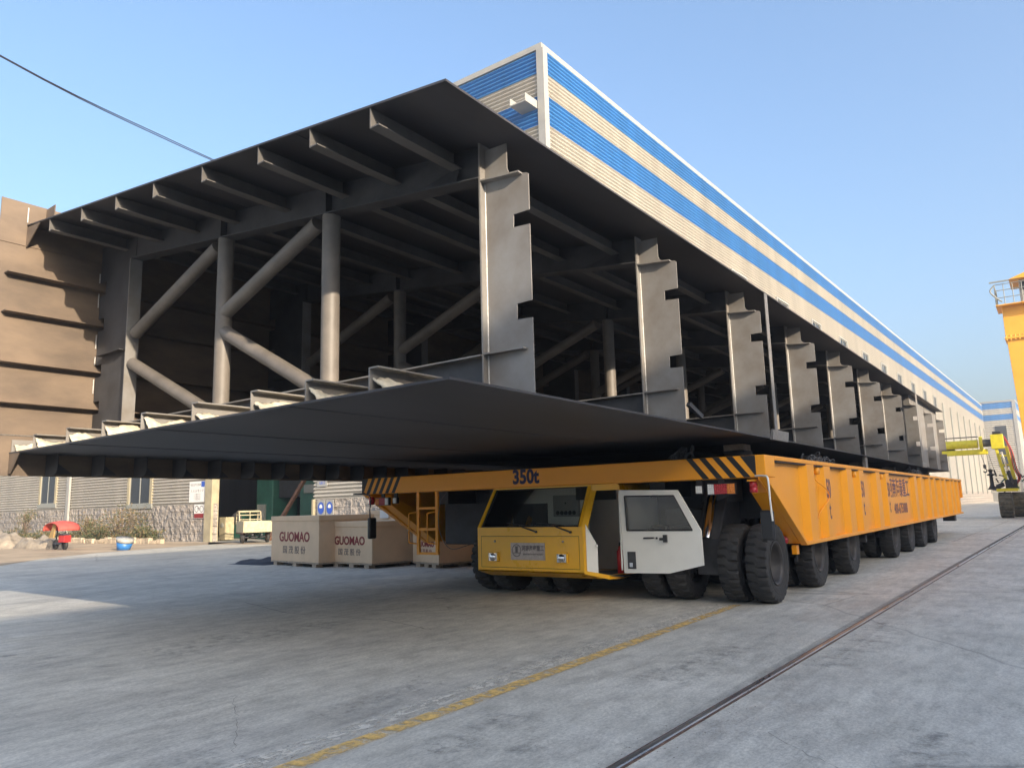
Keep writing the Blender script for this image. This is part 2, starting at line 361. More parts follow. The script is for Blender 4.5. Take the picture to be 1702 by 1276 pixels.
# ---- hall (blue and beige)
HC = Vector((-17.1, 27.0, 0)); HS = Vector((.02, 1, 0)).normalized(); HF = Vector((-1, .02, 0)).normalized()
BANDS = [(2.3, 18.65, 'beige_clad'), (18.65, 20.05, 'blue_clad'), (20.05, 21.2, 'beige_clad'), (21.2, 22.35, 'blue_clad')]
def clad(b, p0, dr, L, bands, out, pitch=.2, amp=.062, gaps=()):
    """horizontally corrugated sheet; gaps = [(s0,s1,z0,z1)] openings"""
    dr = Vector(dr); out = Vector(out); p0 = Vector(p0)
    cuts = sorted(set([0, L]+[x for gp in gaps for x in gp[:2]]))
    for s0, s1 in zip(cuts[:-1], cuts[1:]):
        mid = (s0+s1)/2; holes = [(gp[2], gp[3]) for gp in gaps if gp[0] < mid < gp[1]]
        for z0, z1, m in bands:
            segs = [(z0, z1)]
            for h0, h1 in holes:
                ns = []
                for a, c in segs:
                    if h1 <= a or h0 >= c: ns.append((a, c)); continue
                    if a < h0: ns.append((a, h0))
                    if h1 < c: ns.append((h1, c))
                segs = ns
            for a, c in segs:
                k = max(2, int((c-a)/pitch*8)); vs = []
                for i in range(k+1):
                    z = a+(c-a)*i/k; o = out*(amp*(math.sin(2*math.pi*z/pitch)))
                    vs += [p0+dr*s0+o+Vector((0, 0, z)), p0+dr*s1+o+Vector((0, 0, z))]
                b.add(vs, [(2*i, 2*i+1, 2*i+3, 2*i+2) for i in range(k)], m, True)
def wall_slab(b, p0, dr, s0, s1, z0, z1, t, out, m):
    dr = Vector(dr); out = Vector(out); p0 = Vector(p0); a = p0+dr*s0+Vector((0, 0, z0)); c = p0+dr*s1+Vector((0, 0, z0))
    b.prism([a, c, c-out*t, a-out*t], (0, 0, z1-z0), m)
hall = empty('factory_hall', 'long factory hall clad in beige corrugated sheet with two blue bands', 'building', HC)
OUTS = HF*-1; OUTF = HS*-1
wins = [22.3+9.45*k for k in range(10)]
DO0, DO1, DOH = 15.75, 25.3, 6.5
b = MB(); clad(b, HC, HS, 183, BANDS, OUTS, gaps=[(t, t+2.7, 15.35, 17.1) for t in wins])
wall_slab(b, HC, HS, -.0, 183, 0, 2.3, .3, OUTS, 'stone_base')
b.build('side_wall', None); side = bpy.data.objects['side_wall']; side.parent = hall; side.matrix_parent_inverse = Matrix.Translation(-HC)
def hp(o): o.parent = hall; o.matrix_parent_inverse = Matrix.Translation(-HC); return o
fg = [(DO0, DO1, 2.3, DOH), (32.6, 35.9, 2.42, 5.6), (47.1, 50.3, 2.75, 5.8)]
b = MB(); clad(b, HC, HF, 62, BANDS, OUTF, gaps=fg)
for s0, s1 in ((0, DO0), (DO1, 62)): wall_slab(b, HC, HF, s0, s1, 0, 2.3, .3, OUTF, 'stone_base')
hp(b.build('front_wall'))
b = MB()
wall_slab(b, HC, HS, -.06, 183, 22.352, 22.62, .35, OUTS, 'white_trim'); bb = HC+OUTS*.1
wall_slab(b, HC+OUTF*.08, HF, 0, 62, 22.354, 22.622, .35, OUTF, 'white_trim')
b.prism([HC+OUTS*.1+OUTF*.1, HC+OUTS*.1+HS*.25, HC+HF*.28+HS*.25, HC+HF*.28+OUTF*.1], (0, 0, 22.34), 'white_trim')
hp(b.build('trim'))
b = MB(); c0 = HC+Vector((0, 0, 22.1)); b.prism([c0+HS*.4+HF*.4, c0+HS*182+HF*.4, c0+HS*182+HF*61, c0+HS*.4+HF*61], (0, 0, .15), 'roof_sheet'); hp(b.build('roof'))
b = MB(); wall_slab(b, HC+HS*182.5, HF, 0, 62, 0, 22, .3, HS, 'beige_clad'); wall_slab(b, HC+HF*61.5, HS, 0, 182, 0, 22, .3, HF, 'beige_clad')
wall_slab(b, HC+HS*45, HF, 1, 60, 0, 22, .3, HS, 'machine_green'); hp(b.build('rear_wall'))
def window(parent_fn, p0, dr, out, s0, s1, z0, z1, mull=1, fm='window_frame', jamb=None, sill=True):
    b = MB(); fr = .07
    def bx(a, c, e, f, dp, m): wall_slab(b, p0+out*dp, dr, a, c, e, f, .14, out, m)
    bx(s0, s0+fr, z0, z1, .03, fm); bx(s1-fr, s1, z0, z1, .03, fm); bx(s0+fr, s1-fr, z0, z0+fr, .03, fm); bx(s0+fr, s1-fr, z1-fr, z1, .03, fm)
    for k in range(mull):
        c = s0+(s1-s0)*(k+1)/(mull+1); bx(c-.05, c+.05, z0+fr, z1-fr, .025, fm)
    if jamb:
        bx(s0-.32, s0-.002, z0-.1, z1+.2, .07, jamb); bx(s1+.002, s1+.32, z0-.1, z1+.2, .07, jamb)
    if sill: bx(s0-.35, s1+.35, z0-.3, z0-.004, .09, 'white_trim' if not jamb else 'window_frame')
    o = parent_fn(b.build('window')); q = MB(); wall_slab(q, p0, dr, s0+fr, s1-fr, z0+fr, z1-fr, .02, out, 'window_dark')
    q.build('pane', o)
    return o
for t in wins:
    w_ = window(hp, HC, HS, OUTS, t, t+2.7, 15.35, 17.1, mull=1, fm='window_frame', sill=False)
    b = MB()
    for a, c, e, f in ((t-.13, t-.002, 15.22, 17.23), (t+2.702, t+2.83, 15.22, 17.23), (t, t+2.7, 15.22, 15.348), (t, t+2.7, 17.102, 17.23)): wall_slab(b, HC+OUTS*.12, HS, a, c, e, f, .15, OUTS, 'white_trim')
    b.build('surround', w_)
window(hp, HC, HF, OUTF, 32.9, 35.6, 2.45, 5.6, 1, 'window_frame', 'cream_trim'); window(hp, HC, HF, OUTF, 47.4, 50.0, 2.8, 5.8, 1, 'window_frame', 'cream_trim')
for k in range(8):
    t = 116+9.1*k; b = MB(); wall_slab(b, HC+OUTS*.22, HS, t, t+.45, 1.9, 16.8, .16, OUTS, 'window_frame'); hp(b.build('downpipe'))
b = MB(); wall_slab(b, HC+OUTF*.2, HF, 44.6, 45.05, 0, 7, .15, OUTF, 'white_trim'); hp(b.build('downpipe'))
b = MB(); wall_slab(b, HC+OUTF*.15, HF, DO1, DO1+.75, 0, DOH, .5, OUTF, 'cream_trim'); hp(b.build('door_frame')); b = MB(); wall_slab(b, HC+OUTF*.15, HF, DO0-.12, DO0, 0, 2.3, .5, OUTF, 'cream_trim'); hp(b.build('door_frame'))
# gutter outlet high on the front
b = MB(); q0 = HC+HF*.36; z = 19.45
wall_slab(b, q0+OUTF*1.0, HF, 0, .8, z, z+.05, .95, OUTF, 'white_trim')
wall_slab(b, q0+OUTF*1.002, HF, -.04, .0, z-.002, z+.38, .95, OUTF, 'white_trim'); wall_slab(b, q0+OUTF*1.002, HF, .8, .84, z-.002, z+.38, .95, OUTF, 'white_trim')
hp(b.build('gutter_outlet'))

# signs on the hall front (things)
def sign(name, label, s0, s1, z0, z1, m='paper'):
    t = empty(name, label, 'sign', HC+HF*(s0+s1)/2+OUTF*.06+Vector((0, 0, z0)))
    b = MB(); wall_slab(b, HC+OUTF*.075, HF, s0, s1, z0, z1, .03, OUTF, m); o = b.build('board'); o.parent = t; o.matrix_parent_inverse = Matrix.Translation(-t.location)
    return t
def onwall(t, body, size, m, s, z, xs=1.0, d=.077, nm='lettering', bold=0.0):
    o = text(nm, body, size, m, HC+HF*s+OUTF*d+Vector((0, 0, z)), HF*-1, (0, 0, 1), None, .003, xs=xs, bold=bold); o.parent = t; o.matrix_parent_inverse = Matrix.Translation(-t.location); return o
def patch(t, s0, s1, z0, z1, m, nm='panel', d=.08):
    b = MB(); wall_slab(b, HC+OUTF*d, HF, s0, s1, z0, z1, .004, OUTF, m); o = b.build(nm); o.parent = t; o.matrix_parent_inverse = Matrix.Translation(-t.location)
s1 = sign('notice_board', 'white notice board with dark blue corner beside the cream door post', 26.2, 27.95, 2.42, 3.72)
onwall(s1, '安全生产公告牌', .17, 'ink_gray', 27.25, 3.5); patch(s1, 26.22, 26.6, 3.36, 3.7, 'ink_blue')
onwall(s1, '人 大 火 电 ○ ▽', .2, 'ink_gray', 27.05, 3.12)
for k in range(4): onwall(s1, '一二三四五六七八', .1, 'ink_gray', 27.05, 2.92-.11*k)
s2 = sign('warning_sign', 'white and red warning sign on the stone wall under the notice board', 26.2, 27.3, 1.42, 2.28)
patch(s2, 26.22, 27.28, 1.44, 1.72, 'ink_red')
for sx in (26.48, 27.02):
    b = MB(); c = HC+HF*sx+OUTF*.082+Vector((0, 0, 2.0)); n = 24; vs = []
    for i in range(n):
        a = 2*math.pi*i/n
        for r in (.17, .21): vs.append(c+HF*(r*math.cos(a))+Vector((0, 0, r*math.sin(a))))
    b.add(vs, [(2*i, 2*i+1, (2*i+3) % (2*n), (2*i+2) % (2*n)) for i in range(n)], 'ink_gray')
    o = b.build('ring'); o.parent = s2; o.matrix_parent_inverse = Matrix.Translation(-s2.location)
onwall(s2, '禁止', .2, 'ink_gray', 26.75, 2.0)
for nm, sx, lb in (('helmet_sign', 14.05, 'blue and white round mandatory sign, right one of the pair on the stone wall'), ('glove_sign', 14.75, 'blue and white round mandatory sign, left one of the pair by the door edge')):
    t = sign(nm, lb, sx, sx+.62, 1.1, 2.24, 'white_trim')
    b = MB(); c = HC+HF*(sx+.31)+OUTF*.085+Vector((0, 0, 1.82)); b.add([c+HF*(.25*math.cos(i*math.pi/14))+Vector((0, 0, .32*math.sin(i*math.pi/14))) for i in range(28)], [tuple(range(28))], 'ink_blue')
    o = b.build('disc'); o.parent = t; o.matrix_parent_inverse = Matrix.Translation(-t.location)
    b = MB(); c = HC+HF*(sx+.31)+OUTF*.09+Vector((0, 0, 1.86)); b.add([c+HF*(.13*math.cos(i*math.pi/8))+Vector((0, 0, (.16 if i < 9 else .05)*math.sin(i*math.pi/8))) for i in range(16)], [tuple(range(16))], 'paper')
    o = b.build('symbol'); o.parent = t; o.matrix_parent_inverse = Matrix.Translation(-t.location)
    patch(t, sx+.06, sx+.56, 1.2, 1.4, 'ink_blue')
t = sign('name_plate', 'small white plate on the corrugated wall above the blue signs', 14.6, 15.4, 2.95, 3.3, 'white_trim'); onwall(t, 'GB-5', .22, 'ink_blue', 15.0, 3.14)

# ---- second hall at the end of the yard
H2 = Vector((-7.0, 214, 0)); t2 = empty('distant_hall', 'pale hall with blue bands closing the far end of the yard', 'building', H2)
b = MB()
for p0, dr, L, out in ((H2, HF, 60, OUTF), (H2, HS, 150, OUTS)):
    clad(b, p0, dr, L, [(2, 19.1, 'beige_clad'), (19.1, 20.4, 'blue_clad'), (20.4, 21.8, 'beige_clad'), (21.8, 23.3, 'blue_clad')], out, pitch=.5)
    wall_slab(b, p0, dr, 0, L, 0, 2, .2, out, 'white_trim'); wall_slab(b, p0+out*.1, dr, 0, L, 23.3, 23.7, .4, out, 'white_trim')
b.prism([H2+OUTS*.1+OUTF*.12, H2+OUTS*.1+HS*.6, H2+HF*.6, H2+HF*.6+OUTF*.12], (0, 0, 23.28), 'white_trim')
o = b.build('walls'); o.parent = t2; o.matrix_parent_inverse = Matrix.Translation(-H2)
b = MB(); wall_slab(b, H2+OUTF*.1, HF, 2.3, 4.6, 8, 17.7, .1, OUTF, 'window_dark'); o = b.build('window'); o.parent = t2; o.matrix_parent_inverse = Matrix.Translation(-H2)
b = MB(); c0 = H2+Vector((0, 0, 23)); b.prism([c0+HS*.4+HF*.4, c0+HS*149+HF*.4, c0+HS*149+HF*59, c0+HS*.4+HF*59], (0, 0, .15), 'roof_sheet'); o = b.build('roof'); o.parent = t2; o.matrix_parent_inverse = Matrix.Translation(-H2)

# ---- hall across the yard (to the right of the view; it shades the yard)
H3 = Vector((24, -75, 0)); t3 = empty('opposite_hall', 'factory hall across the yard that shades the concrete', 'building', H3)
b = MB()
clad(b, H3, (0, 1, 0), 225, [(2, 10.6, 'white_sheet'), (10.6, 11.6, 'blue_clad'), (11.6, 13.4, 'white_sheet')], (-1, 0, 0), pitch=.4, amp=.05)
wall_slab(b, H3, (0, 1, 0), 0, 225, 0, 2, .3, (-1, 0, 0), 'stone_base'); b.box(24.05, 70, -75, 150, 13.1, 13.45, 'roof_sheet'); b.box(69, 70, -75, 150, 0, 12.6, 'beige_clad')
b.box(24.1, 69, 149.5, 150, 0, 12.6, 'beige_clad'); b.box(24.1, 69, -75, -74.5, 0, 12.6, 'beige_clad')
o = b.build('walls'); o.parent = t3; o.matrix_parent_inverse = Matrix.Translation(-H3)
for k in range(24):
    y = -70+9*k; q = MB(); q.box(23.9, 24.04, y, y+2.4, 4, 6.2, 'white_trim'); o = q.build('window'); o.parent = t3; o.matrix_parent_inverse = Matrix.Translation(-H3)
    q = MB(); q.box(23.86, 23.898, y+.12, y+2.28, 4.12, 6.08, 'window_dark'); p = q.build('pane', o)

# ================================================================ STEEL GIRDER
GA = Vector((-3.98, 4.69, 0)); GE = Vector((-.99881, .04875, 0)); GL = 34.0; GW = 9.64
def G(u, v, z): return GA+GE*u+Vector((0, v, z))
ZD = lambda u: 5.30+.121*u; ZB = 2.65
FR = [1.25+3.6*i for i in range(10)]
gir = empty('bridge_girder', 'huge unfinished grey steel box girder section carried on the transporter', 'steel girder', G(4.8, 17, ZB))
def gp(o): o.parent = gir; o.matrix_parent_inverse = Matrix.Translation(-gir.location); return o
def gprism(b, pts, d, m): b.prism([G(*p) for p in pts], d, m)
# deck and bottom plates (a few strips so that the edge is slightly uneven)
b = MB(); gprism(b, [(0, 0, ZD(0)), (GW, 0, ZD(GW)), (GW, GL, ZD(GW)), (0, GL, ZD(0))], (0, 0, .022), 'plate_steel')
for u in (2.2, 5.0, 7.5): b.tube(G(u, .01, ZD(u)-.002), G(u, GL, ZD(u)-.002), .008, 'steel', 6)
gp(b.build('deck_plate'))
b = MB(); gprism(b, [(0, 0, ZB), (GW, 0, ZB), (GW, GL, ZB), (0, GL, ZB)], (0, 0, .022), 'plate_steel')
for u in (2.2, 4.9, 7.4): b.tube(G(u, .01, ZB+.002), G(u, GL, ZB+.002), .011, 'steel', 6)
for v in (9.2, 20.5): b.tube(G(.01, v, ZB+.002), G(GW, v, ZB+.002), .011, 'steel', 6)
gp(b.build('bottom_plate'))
RIBU = [1.0, 1.94, 2.88, 4.07, 5.29, 6.38, 7.51, 8.71]
for u in RIBU:   # deck ribs: hanging web and bottom flange
    b = MB(); z = ZD(u); t = .012
    gprism(b, [(u, .012, z-.2), (u+t, .012, z-.2), (u+t, .012, z), (u, .012, z)], (0, GL-.03, 0), 'rib_steel')
    gprism(b, [(u-.12, .012, z-.214), (u+t, .012, z-.214), (u+t, .012, z-.2), (u-.12, .012, z-.2)], (0, GL-.03, 0), 'rib_steel')
    gp(b.build('deck_rib'))
for u in RIBU+[9.58]:
    b = MB(); z = ZB+.022; t = .012
    gprism(b, [(u, .012, z), (u+t, .012, z), (u+t, .012, z+.2), (u, .012, z+.2)], (0, GL-.03, 0), 'steel_light')
    if u < 9: gprism(b, [(u-.12, .012, z+.2), (u+t, .012, z+.2), (u+t, .012, z+.214), (u-.12, .012, z+.214)], (0, GL-.03, 0), 'steel_light')
    gp(b.build('bottom_rib'))
# left web with its ribs
XL = GW+.0
b = MB(); ztop = 6.86; zl = 2.3
gprism(b, [(XL, -.36, 2.3), (XL, -.30, 3.4), (XL, -.32, 4.95), (XL, -.4, 6.1), (XL, -.4, ztop), (XL, GL, ztop), (XL, GL, zl)], (-.02, 0, 0), 'rusty_steel')
for v in (1.9, 11, 21): b.tube(G(XL, v, 2.32), G(XL, v, ztop), .012, 'rusty_steel', 6)
b.tube(G(XL, -.38, 6.12), G(XL, GL, 6.12), .012, 'rusty_steel', 6); b.tube(G(XL, -.33, 2.95), G(XL, GL, 2.95), .01, 'bare_edge', 6)
gp(b.build('side_web'))
for z in (5.58, 4.93, 4.1, 3.45):
    b = MB(); gprism(b, [(XL-.19, -.28, z), (XL, -.28, z), (XL, -.28, z+.016), (XL-.19, -.28, z+.016)], (0, GL+.2, 0), 'rusty_steel'); gp(b.build('web_rib'))
for v in (.28, 3.9, 7.5, 11.1): 
    b = MB(); gprism(b, [(XL, v, ZD(9.6)+.03), (XL-.35, v, ZD(9.6)+.03), (XL-.35, v, ztop-.02), (XL, v, ztop-.02)], (0, .016, 0), 'rusty_steel'); gp(b.build('web_stiffener'))
b = MB()   # weld beads at the front left
for p, q in (((XL-.015, .0, 6.52), (XL-.015, .0, 6.78)), ((XL-.015, .02, 6.1), (XL-.015, .02, 6.4))): b.tube(G(*p), G(*q), .012, 'weld', 6)
rr = random.Random(3)
for z0, z1 in ((5.75, 5.92), (5.3, 5.55), (4.55, 4.8), (4.25, 4.4), (3.75, 4.0)): b.tube(G(XL-.02, FR[0]-.02, z0), G(XL-.02, FR[0]-.02, z1), .011, 'weld', 6)
gp(b.build('weld_bead'))
b = MB()   # front left gussets under deck and bottom plate
gprism(b, [(XL-.02, .0, ZD(9.5)-.01), (XL-.55, .0, ZD(9.1)-.01), (XL-.02, .0, ZD(9.5)-.37)], (0, .016, 0), 'rusty_steel'); gp(b.build('gusset'))
b = MB(); gprism(b, [(XL-.02, .0, ZB-.005), (XL-.42, .0, ZB-.005), (XL-.1, .0, 2.33), (XL-.02, .0, 2.33)], (0, .016, 0), 'rusty_steel'); gp(b.build('gusset'))
for k in range(24):   # bracket plates under the left edge
    v = .55+.74*k; b = MB()
    gprism(b, [(XL-.02, v, ZB-.004), (XL-.50, v, ZB-.004), (XL-.50, v, 2.42), (XL-.46, v, 2.35), (XL-.38, v, 2.315), (XL-.02, v, 2.31)], (0, .014, 0), 'steel')
    gprism(b, [(XL-.16, v+.014, 2.60), (XL-.16, v+.38, 2.33), (XL-.16, v+.014, 2.33)], (-.012, 0, 0), 'steel')
    gp(b.build('under_bracket'))
# frames
fl_t = lambda u: 4.925+.119*u   # top flange
for i, v in enumerate(FR):
    # right column: web with notches
    W = [(.27, 5.30), (.27, 5.03), (.25, 4.98), (.2, 4.945), (.02, 4.905), (0, 4.89), (0, 4.51), (.2, 4.51), (.205, 4.375), (0, 4.36), (0, 3.585), (.185, 3.58), (.19, 3.42), (0, 3.41), (0, ZB+.022), (.565, ZB+.022), (.565, 5.31)]
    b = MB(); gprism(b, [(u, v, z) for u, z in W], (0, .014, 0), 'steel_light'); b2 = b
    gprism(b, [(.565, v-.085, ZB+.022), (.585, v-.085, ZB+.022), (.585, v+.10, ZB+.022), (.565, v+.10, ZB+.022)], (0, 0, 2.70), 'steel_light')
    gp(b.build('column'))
    b = MB(); b.tube(G(.562, v-.004, ZB+.03), G(.562, v-.004, 4.93), .010, 'weld', 6); gp(b.build('weld_bead'))
    b = MB(); gprism(b, [(.07, v-.075, 4.90), (.565, v-.085, 4.945), (.565, v-.001, 4.945), (.07, v-.001, 4.90)], (0, 0, .016), 'steel_light'); gp(b.build('stiffener')); b = MB()
    gprism(b, [(.07, v-.075, 3.105), (.565, v-.085, 3.11), (.565, v-.001, 3.11), (.07, v-.001, 3.105)], (0, 0, .016), 'steel_light'); gp(b.build('stiffener'))
    # floor beams
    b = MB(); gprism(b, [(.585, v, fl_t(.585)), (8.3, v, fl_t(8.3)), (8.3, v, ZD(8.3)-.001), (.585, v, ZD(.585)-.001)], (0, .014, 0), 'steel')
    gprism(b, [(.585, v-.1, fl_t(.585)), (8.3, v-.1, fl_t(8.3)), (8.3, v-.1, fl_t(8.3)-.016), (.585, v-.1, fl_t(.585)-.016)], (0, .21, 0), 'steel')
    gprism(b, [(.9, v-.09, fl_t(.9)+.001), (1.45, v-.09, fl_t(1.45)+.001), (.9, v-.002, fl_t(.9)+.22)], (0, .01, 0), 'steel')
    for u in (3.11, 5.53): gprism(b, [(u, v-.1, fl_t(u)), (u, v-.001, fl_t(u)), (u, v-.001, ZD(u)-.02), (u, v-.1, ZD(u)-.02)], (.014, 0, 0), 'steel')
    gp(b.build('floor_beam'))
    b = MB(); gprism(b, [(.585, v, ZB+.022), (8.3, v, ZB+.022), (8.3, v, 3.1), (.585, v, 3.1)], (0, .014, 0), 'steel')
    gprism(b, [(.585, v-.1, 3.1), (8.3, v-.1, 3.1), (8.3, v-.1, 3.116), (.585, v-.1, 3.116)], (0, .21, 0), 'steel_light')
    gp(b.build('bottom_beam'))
    for u in (3.11, 5.53):
        b = MB(); b.tube(G(u, v+.01, 3.117), G(u, v+.01, fl_t(u)-.017), .112, 'pipe_steel', 24); gp(b.build('pipe_post'))
    for p, q in (((3.38, 5.24), (5.58, 4.42)), ((5.58, 4.22), (3.45, 3.15)), ((5.75, 5.5), (8.2, 4.60)), ((8.25, 4.10), (6.05, 3.15))):
        b = MB(); b.tube(G(p[0], v+.01, p[1]), G(q[0], v+.01, q[1]), .098, 'pipe_steel', 20); gp(b.build('pipe_brace'))
    # left column
    b = MB()
    gprism(b, [(8.3, v-.1, ZB+.022), (8.32, v-.1, ZB+.022), (8.32, v+.11, ZB+.022), (8.3, v+.11, ZB+.022)], (0, 0, fl_t(8.3)-ZB-.04), 'steel_light')
    Wl = [(8.32, ZB+.022), (9.62, ZB+.022), (9.62, 3.38), (9.4, 3.38), (9.4, 3.6), (9.62, 3.6), (9.62, 4.03), (9.4, 4.03), (9.4, 4.25), (9.62, 4.25), (9.62, 4.86), (9.4, 4.86), (9.4, 5.08), (9.62, 5.08), (9.62, 5.5), (9.4, 5.5), (9.4, 5.75), (9.62, 5.75), (9.62, 6.42), (8.32, 6.27)]
    # split the notched web into convex strips
    gprism(b, [(8.32, v, ZB+.022), (9.4, v, ZB+.022), (9.4, v, ZD(9.4)-.005), (8.32, v, ZD(8.32)-.005)], (0, .014, 0), 'steel')
    for z0, z1 in ((ZB+.022, 3.38), (3.6, 4.03), (4.25, 4.86), (5.08, 5.5), (5.75, 6.4)): gprism(b, [(9.4, v, z0), (9.62, v, z0), (9.62, v, z1), (9.4, v, z1)], (0, .014, 0), 'steel')
    gprism(b, [(8.5, v-.12, 4.36), (9.35, v-.12, 4.36), (9.35, v, 4.36), (8.5, v, 4.36)], (0, 0, .014), 'steel')
    gp(b.build('column'))
# full height flat posts on the right edge, solid plate at the rear
for v, w_, m in ((8.75, .16, 'bare_edge'), (26.0, .3, 'steel_light')):
    b = MB(); gprism(b, [(-.012, v, ZB+.16), (-.0, v, ZB+.16), (-.0, v+w_, ZB+.16), (-.012, v+w_, ZB+.16)], (0, 0, ZD(0)-ZB-.17), m)
    gprism(b, [(-.05, v-.3, ZB-.02), (-.002, v-.3, ZB-.02), (-.002, v-.22, ZB+.16), (-.05, v-.22, ZB+.16)], (0, .9, 0), 'bare_edge'); gp(b.build('edge_post'))
b = MB(); gprism(b, [(.3, 26.5, ZB+.022), (.3, GL, ZB+.022), (.3, GL, ZD(.3)), (.3, 26.5, ZD(.3))], (.016, 0, 0), 'steel_light'); gp(b.build('end_plate'))
b = MB(); gprism(b, [(.3, GL-.02, ZB+.022), (GW, GL-.02, ZB+.022), (GW, GL-.02, ZD(GW)), (.3, GL-.02, ZD(.3))], (0, .014, 0), 'steel'); gp(b.build('end_plate'))
b = MB(); gprism(b, [(.0, 4.9, ZB+.03), (.04, 4.9, ZB+.03), (.04, 5.05, ZB+.03), (.0, 5.05, ZB+.03)], (0, .9, .0), 'bare_edge')
b.prism([G(.0, 5.0, ZB+.25), G(.05, 5.0, ZB+.25), G(.05, 5.05, ZB+.30), G(0, 5.05, ZB+.30)], (0, .45, -.14), 'steel'); gp(b.build('lug'))
# pale cloth tucked against the bottom ribs
rr = random.Random(11)
ORD = ['first', 'second', 'third', 'fourth', 'fifth', 'sixth', 'seventh', 'eighth', 'ninth']
for k, u in enumerate(RIBU+[9.58]):
    b = MB(); nx, ny = 26, 7; vs = []; L = 1.15 if u < 3.5 else .9
    h = {0: .12, 1: .13, 2: .13, 3: .09, 4: .16, 5: .19, 6: .14, 7: .15, 8: .17}[k]
    for i in range(nx):
        for j in range(ny):
            f = i/(nx-1); s = j/(ny-1); env = (1-f**7)*(.8+.2*math.sin(f*11+2*k))
            vs.append(G(u-.02-.13*s-.02*rr.random(), .03+L*f+.012*rr.random(), ZB+.03+max(0, h*env*(1-s)**.8+rr.uniform(-.012, .018)*(1 if j < ny-1 else 0))))
    b.add(vs, [(i*ny+j, i*ny+j+1, (i+1)*ny+j+1, (i+1)*ny+j) for i in range(nx-1) for j in range(ny-1)], 'cloth_cream', True)
    o = b.build('cloth_strip'); sd = o.modifiers.new('s', 'SOLIDIFY'); sd.thickness = .015
    tag(o, 'crumpled cream cloth strip on the bottom plate, %s from the right' % ORD[k], 'cloth', 'cloth strips along the bottom ribs')

# ================================================================ TRANSPORTER
TX0, TX1, TY0, TY1, TZ0, TZ1 = -12.5, -3.66, 11.72, 39.4, .83, 2.30
tr = empty('transporter', 'orange 350t multi-axle girder transporter with yellow cab and open white door', 'transporter', (-8.15, 25, 0))
def tp(o, par=None):
    if par is None: o.parent = tr; o.matrix_parent_inverse = Matrix.Translation(-tr.location)
    else: o.parent = par
    return o
b = MB()
b.box(TX0+.02, TX1-.02, TY0+.03, TY1, 2.2, 2.27, 'dark_steel')                                # deck sheet
b.box(TX0, TX1, TY0, TY0+.5, TZ1-.34, TZ1, 'orange')                                           # front beam
for x in (-10.6, -9.2, -7.2, -5.7): b.box(x-.15, x+.15, TY0+.5, TY1-.1, 1.7, 2.2, 'dark_steel')
for y in range(14, 39, 3): b.box(TX0+.4, TX1-.4, y, y+.25, 1.85, 2.199, 'dark_steel')
b.box(TX0, TX1, TY1-.3, TY1+.002, 1.5, TZ1, 'orange')
tp(b.build('deck', bevel=.012))
SK = [(TY0+.003, TZ1), (TY0+.003, TZ1-.37), (13.75, TZ0), (TY1-.5, TZ0), (TY1, 1.0), (TY1+.1, TZ1)]
for side_x, dx in ((TX1, -1), (TX0, 1)):
    b = MB(); rec = .11
    xi = side_x+dx*rec
    b.prism([(xi, TY0+.003, TZ1), (xi, TY0+.003, TZ1-.37), (xi, 13.3, TZ0+.27), (xi, 13.75, TZ0), (xi, TY1-.5, TZ0), (xi, TY1, 1.0), (xi, TY1+.1, TZ1)], (dx*.015, 0, 0), 'orange')
    b.prism([(xi+dx*.015, TY0+.5, TZ1-.35), (xi+dx*.015, TY0+.5, TZ1-.58), (xi+dx*.015, 13.7, TZ0+.02), (xi+dx*.015, 13.7, TZ0+.5)], (dx*.28, 0, 0), 'orange')     # box at the slanted front
    b.box(*sorted((side_x, xi)), TY0+.5, TY1+.1, TZ1-.07, TZ1, 'orange')
    b.box(*sorted((side_x, xi)), 13.73, TY1-.45, TZ0-.002, TZ0+.06, 'orange')
    b.prism([(xi, TY0+.004, TZ1-.345), (side_x, TY0+.004, TZ1-.345), (side_x, 13.72, TZ0), (xi, 13.72, TZ0)], (0, .03, .06), 'orange')
    tp(b.build('side_beam', bevel=.008))
    ribs = [14.35, 15.55, 17.45, 18.65, 20.55, 21.8, 26.4, 27.7, 29.5, 30.8, 32.4, 33.7, 35.4, 36.6, 38.0]
    for y in ribs:
        q = MB(); w1, w2 = .42, .24
        q.prism([(xi, y-w1, TZ0+.06), (side_x+dx*.012, y-w2, TZ0+.06), (side_x+dx*.012, y+w2, TZ0+.06), (xi, y+w1, TZ0+.06)], (0, 0, TZ1-TZ0-.135), 'orange'); tp(q.build('side_rib'))
# hazard stripes
b = MB(); yf = TY0-.003
def stripe(xt, xb, wd): b.prism([(xt, yf, TZ1-.003), (xt+wd, yf, TZ1-.003), (xb+wd, yf, TZ1-.337), (xb, yf, TZ1-.337)], (0, .002, 0), 'black_paint')
for k in range(4): stripe(-4.93+.222*k, -4.66+.222*k, .105)
b.prism([(-4.04, yf, TZ1-.003), (-3.803, yf, TZ1-.003), (-3.803, yf, TZ1-.337)], (0, .002, 0), 'black_paint')
tp(b.build('hazard_stripe')); b = MB()
for k in range(5): stripe(-12.18+.19*k, -12.36+.19*k, .095)
b.prism([(-12.497, yf, TZ1-.003), (-12.3, yf, TZ1-.003), (-12.46, yf, TZ1-.337), (-12.497, yf, TZ1-.337)], (0, .002, 0), 'black_paint')
tp(b.build('hazard_stripe'))
tp(text('lettering', '350t', .36, 'ink', (-8.12, TY0-.004, TZ1-.155), (1, 0, 0), (0, 0, 1), None, .002, xs=.9, bold=.014))
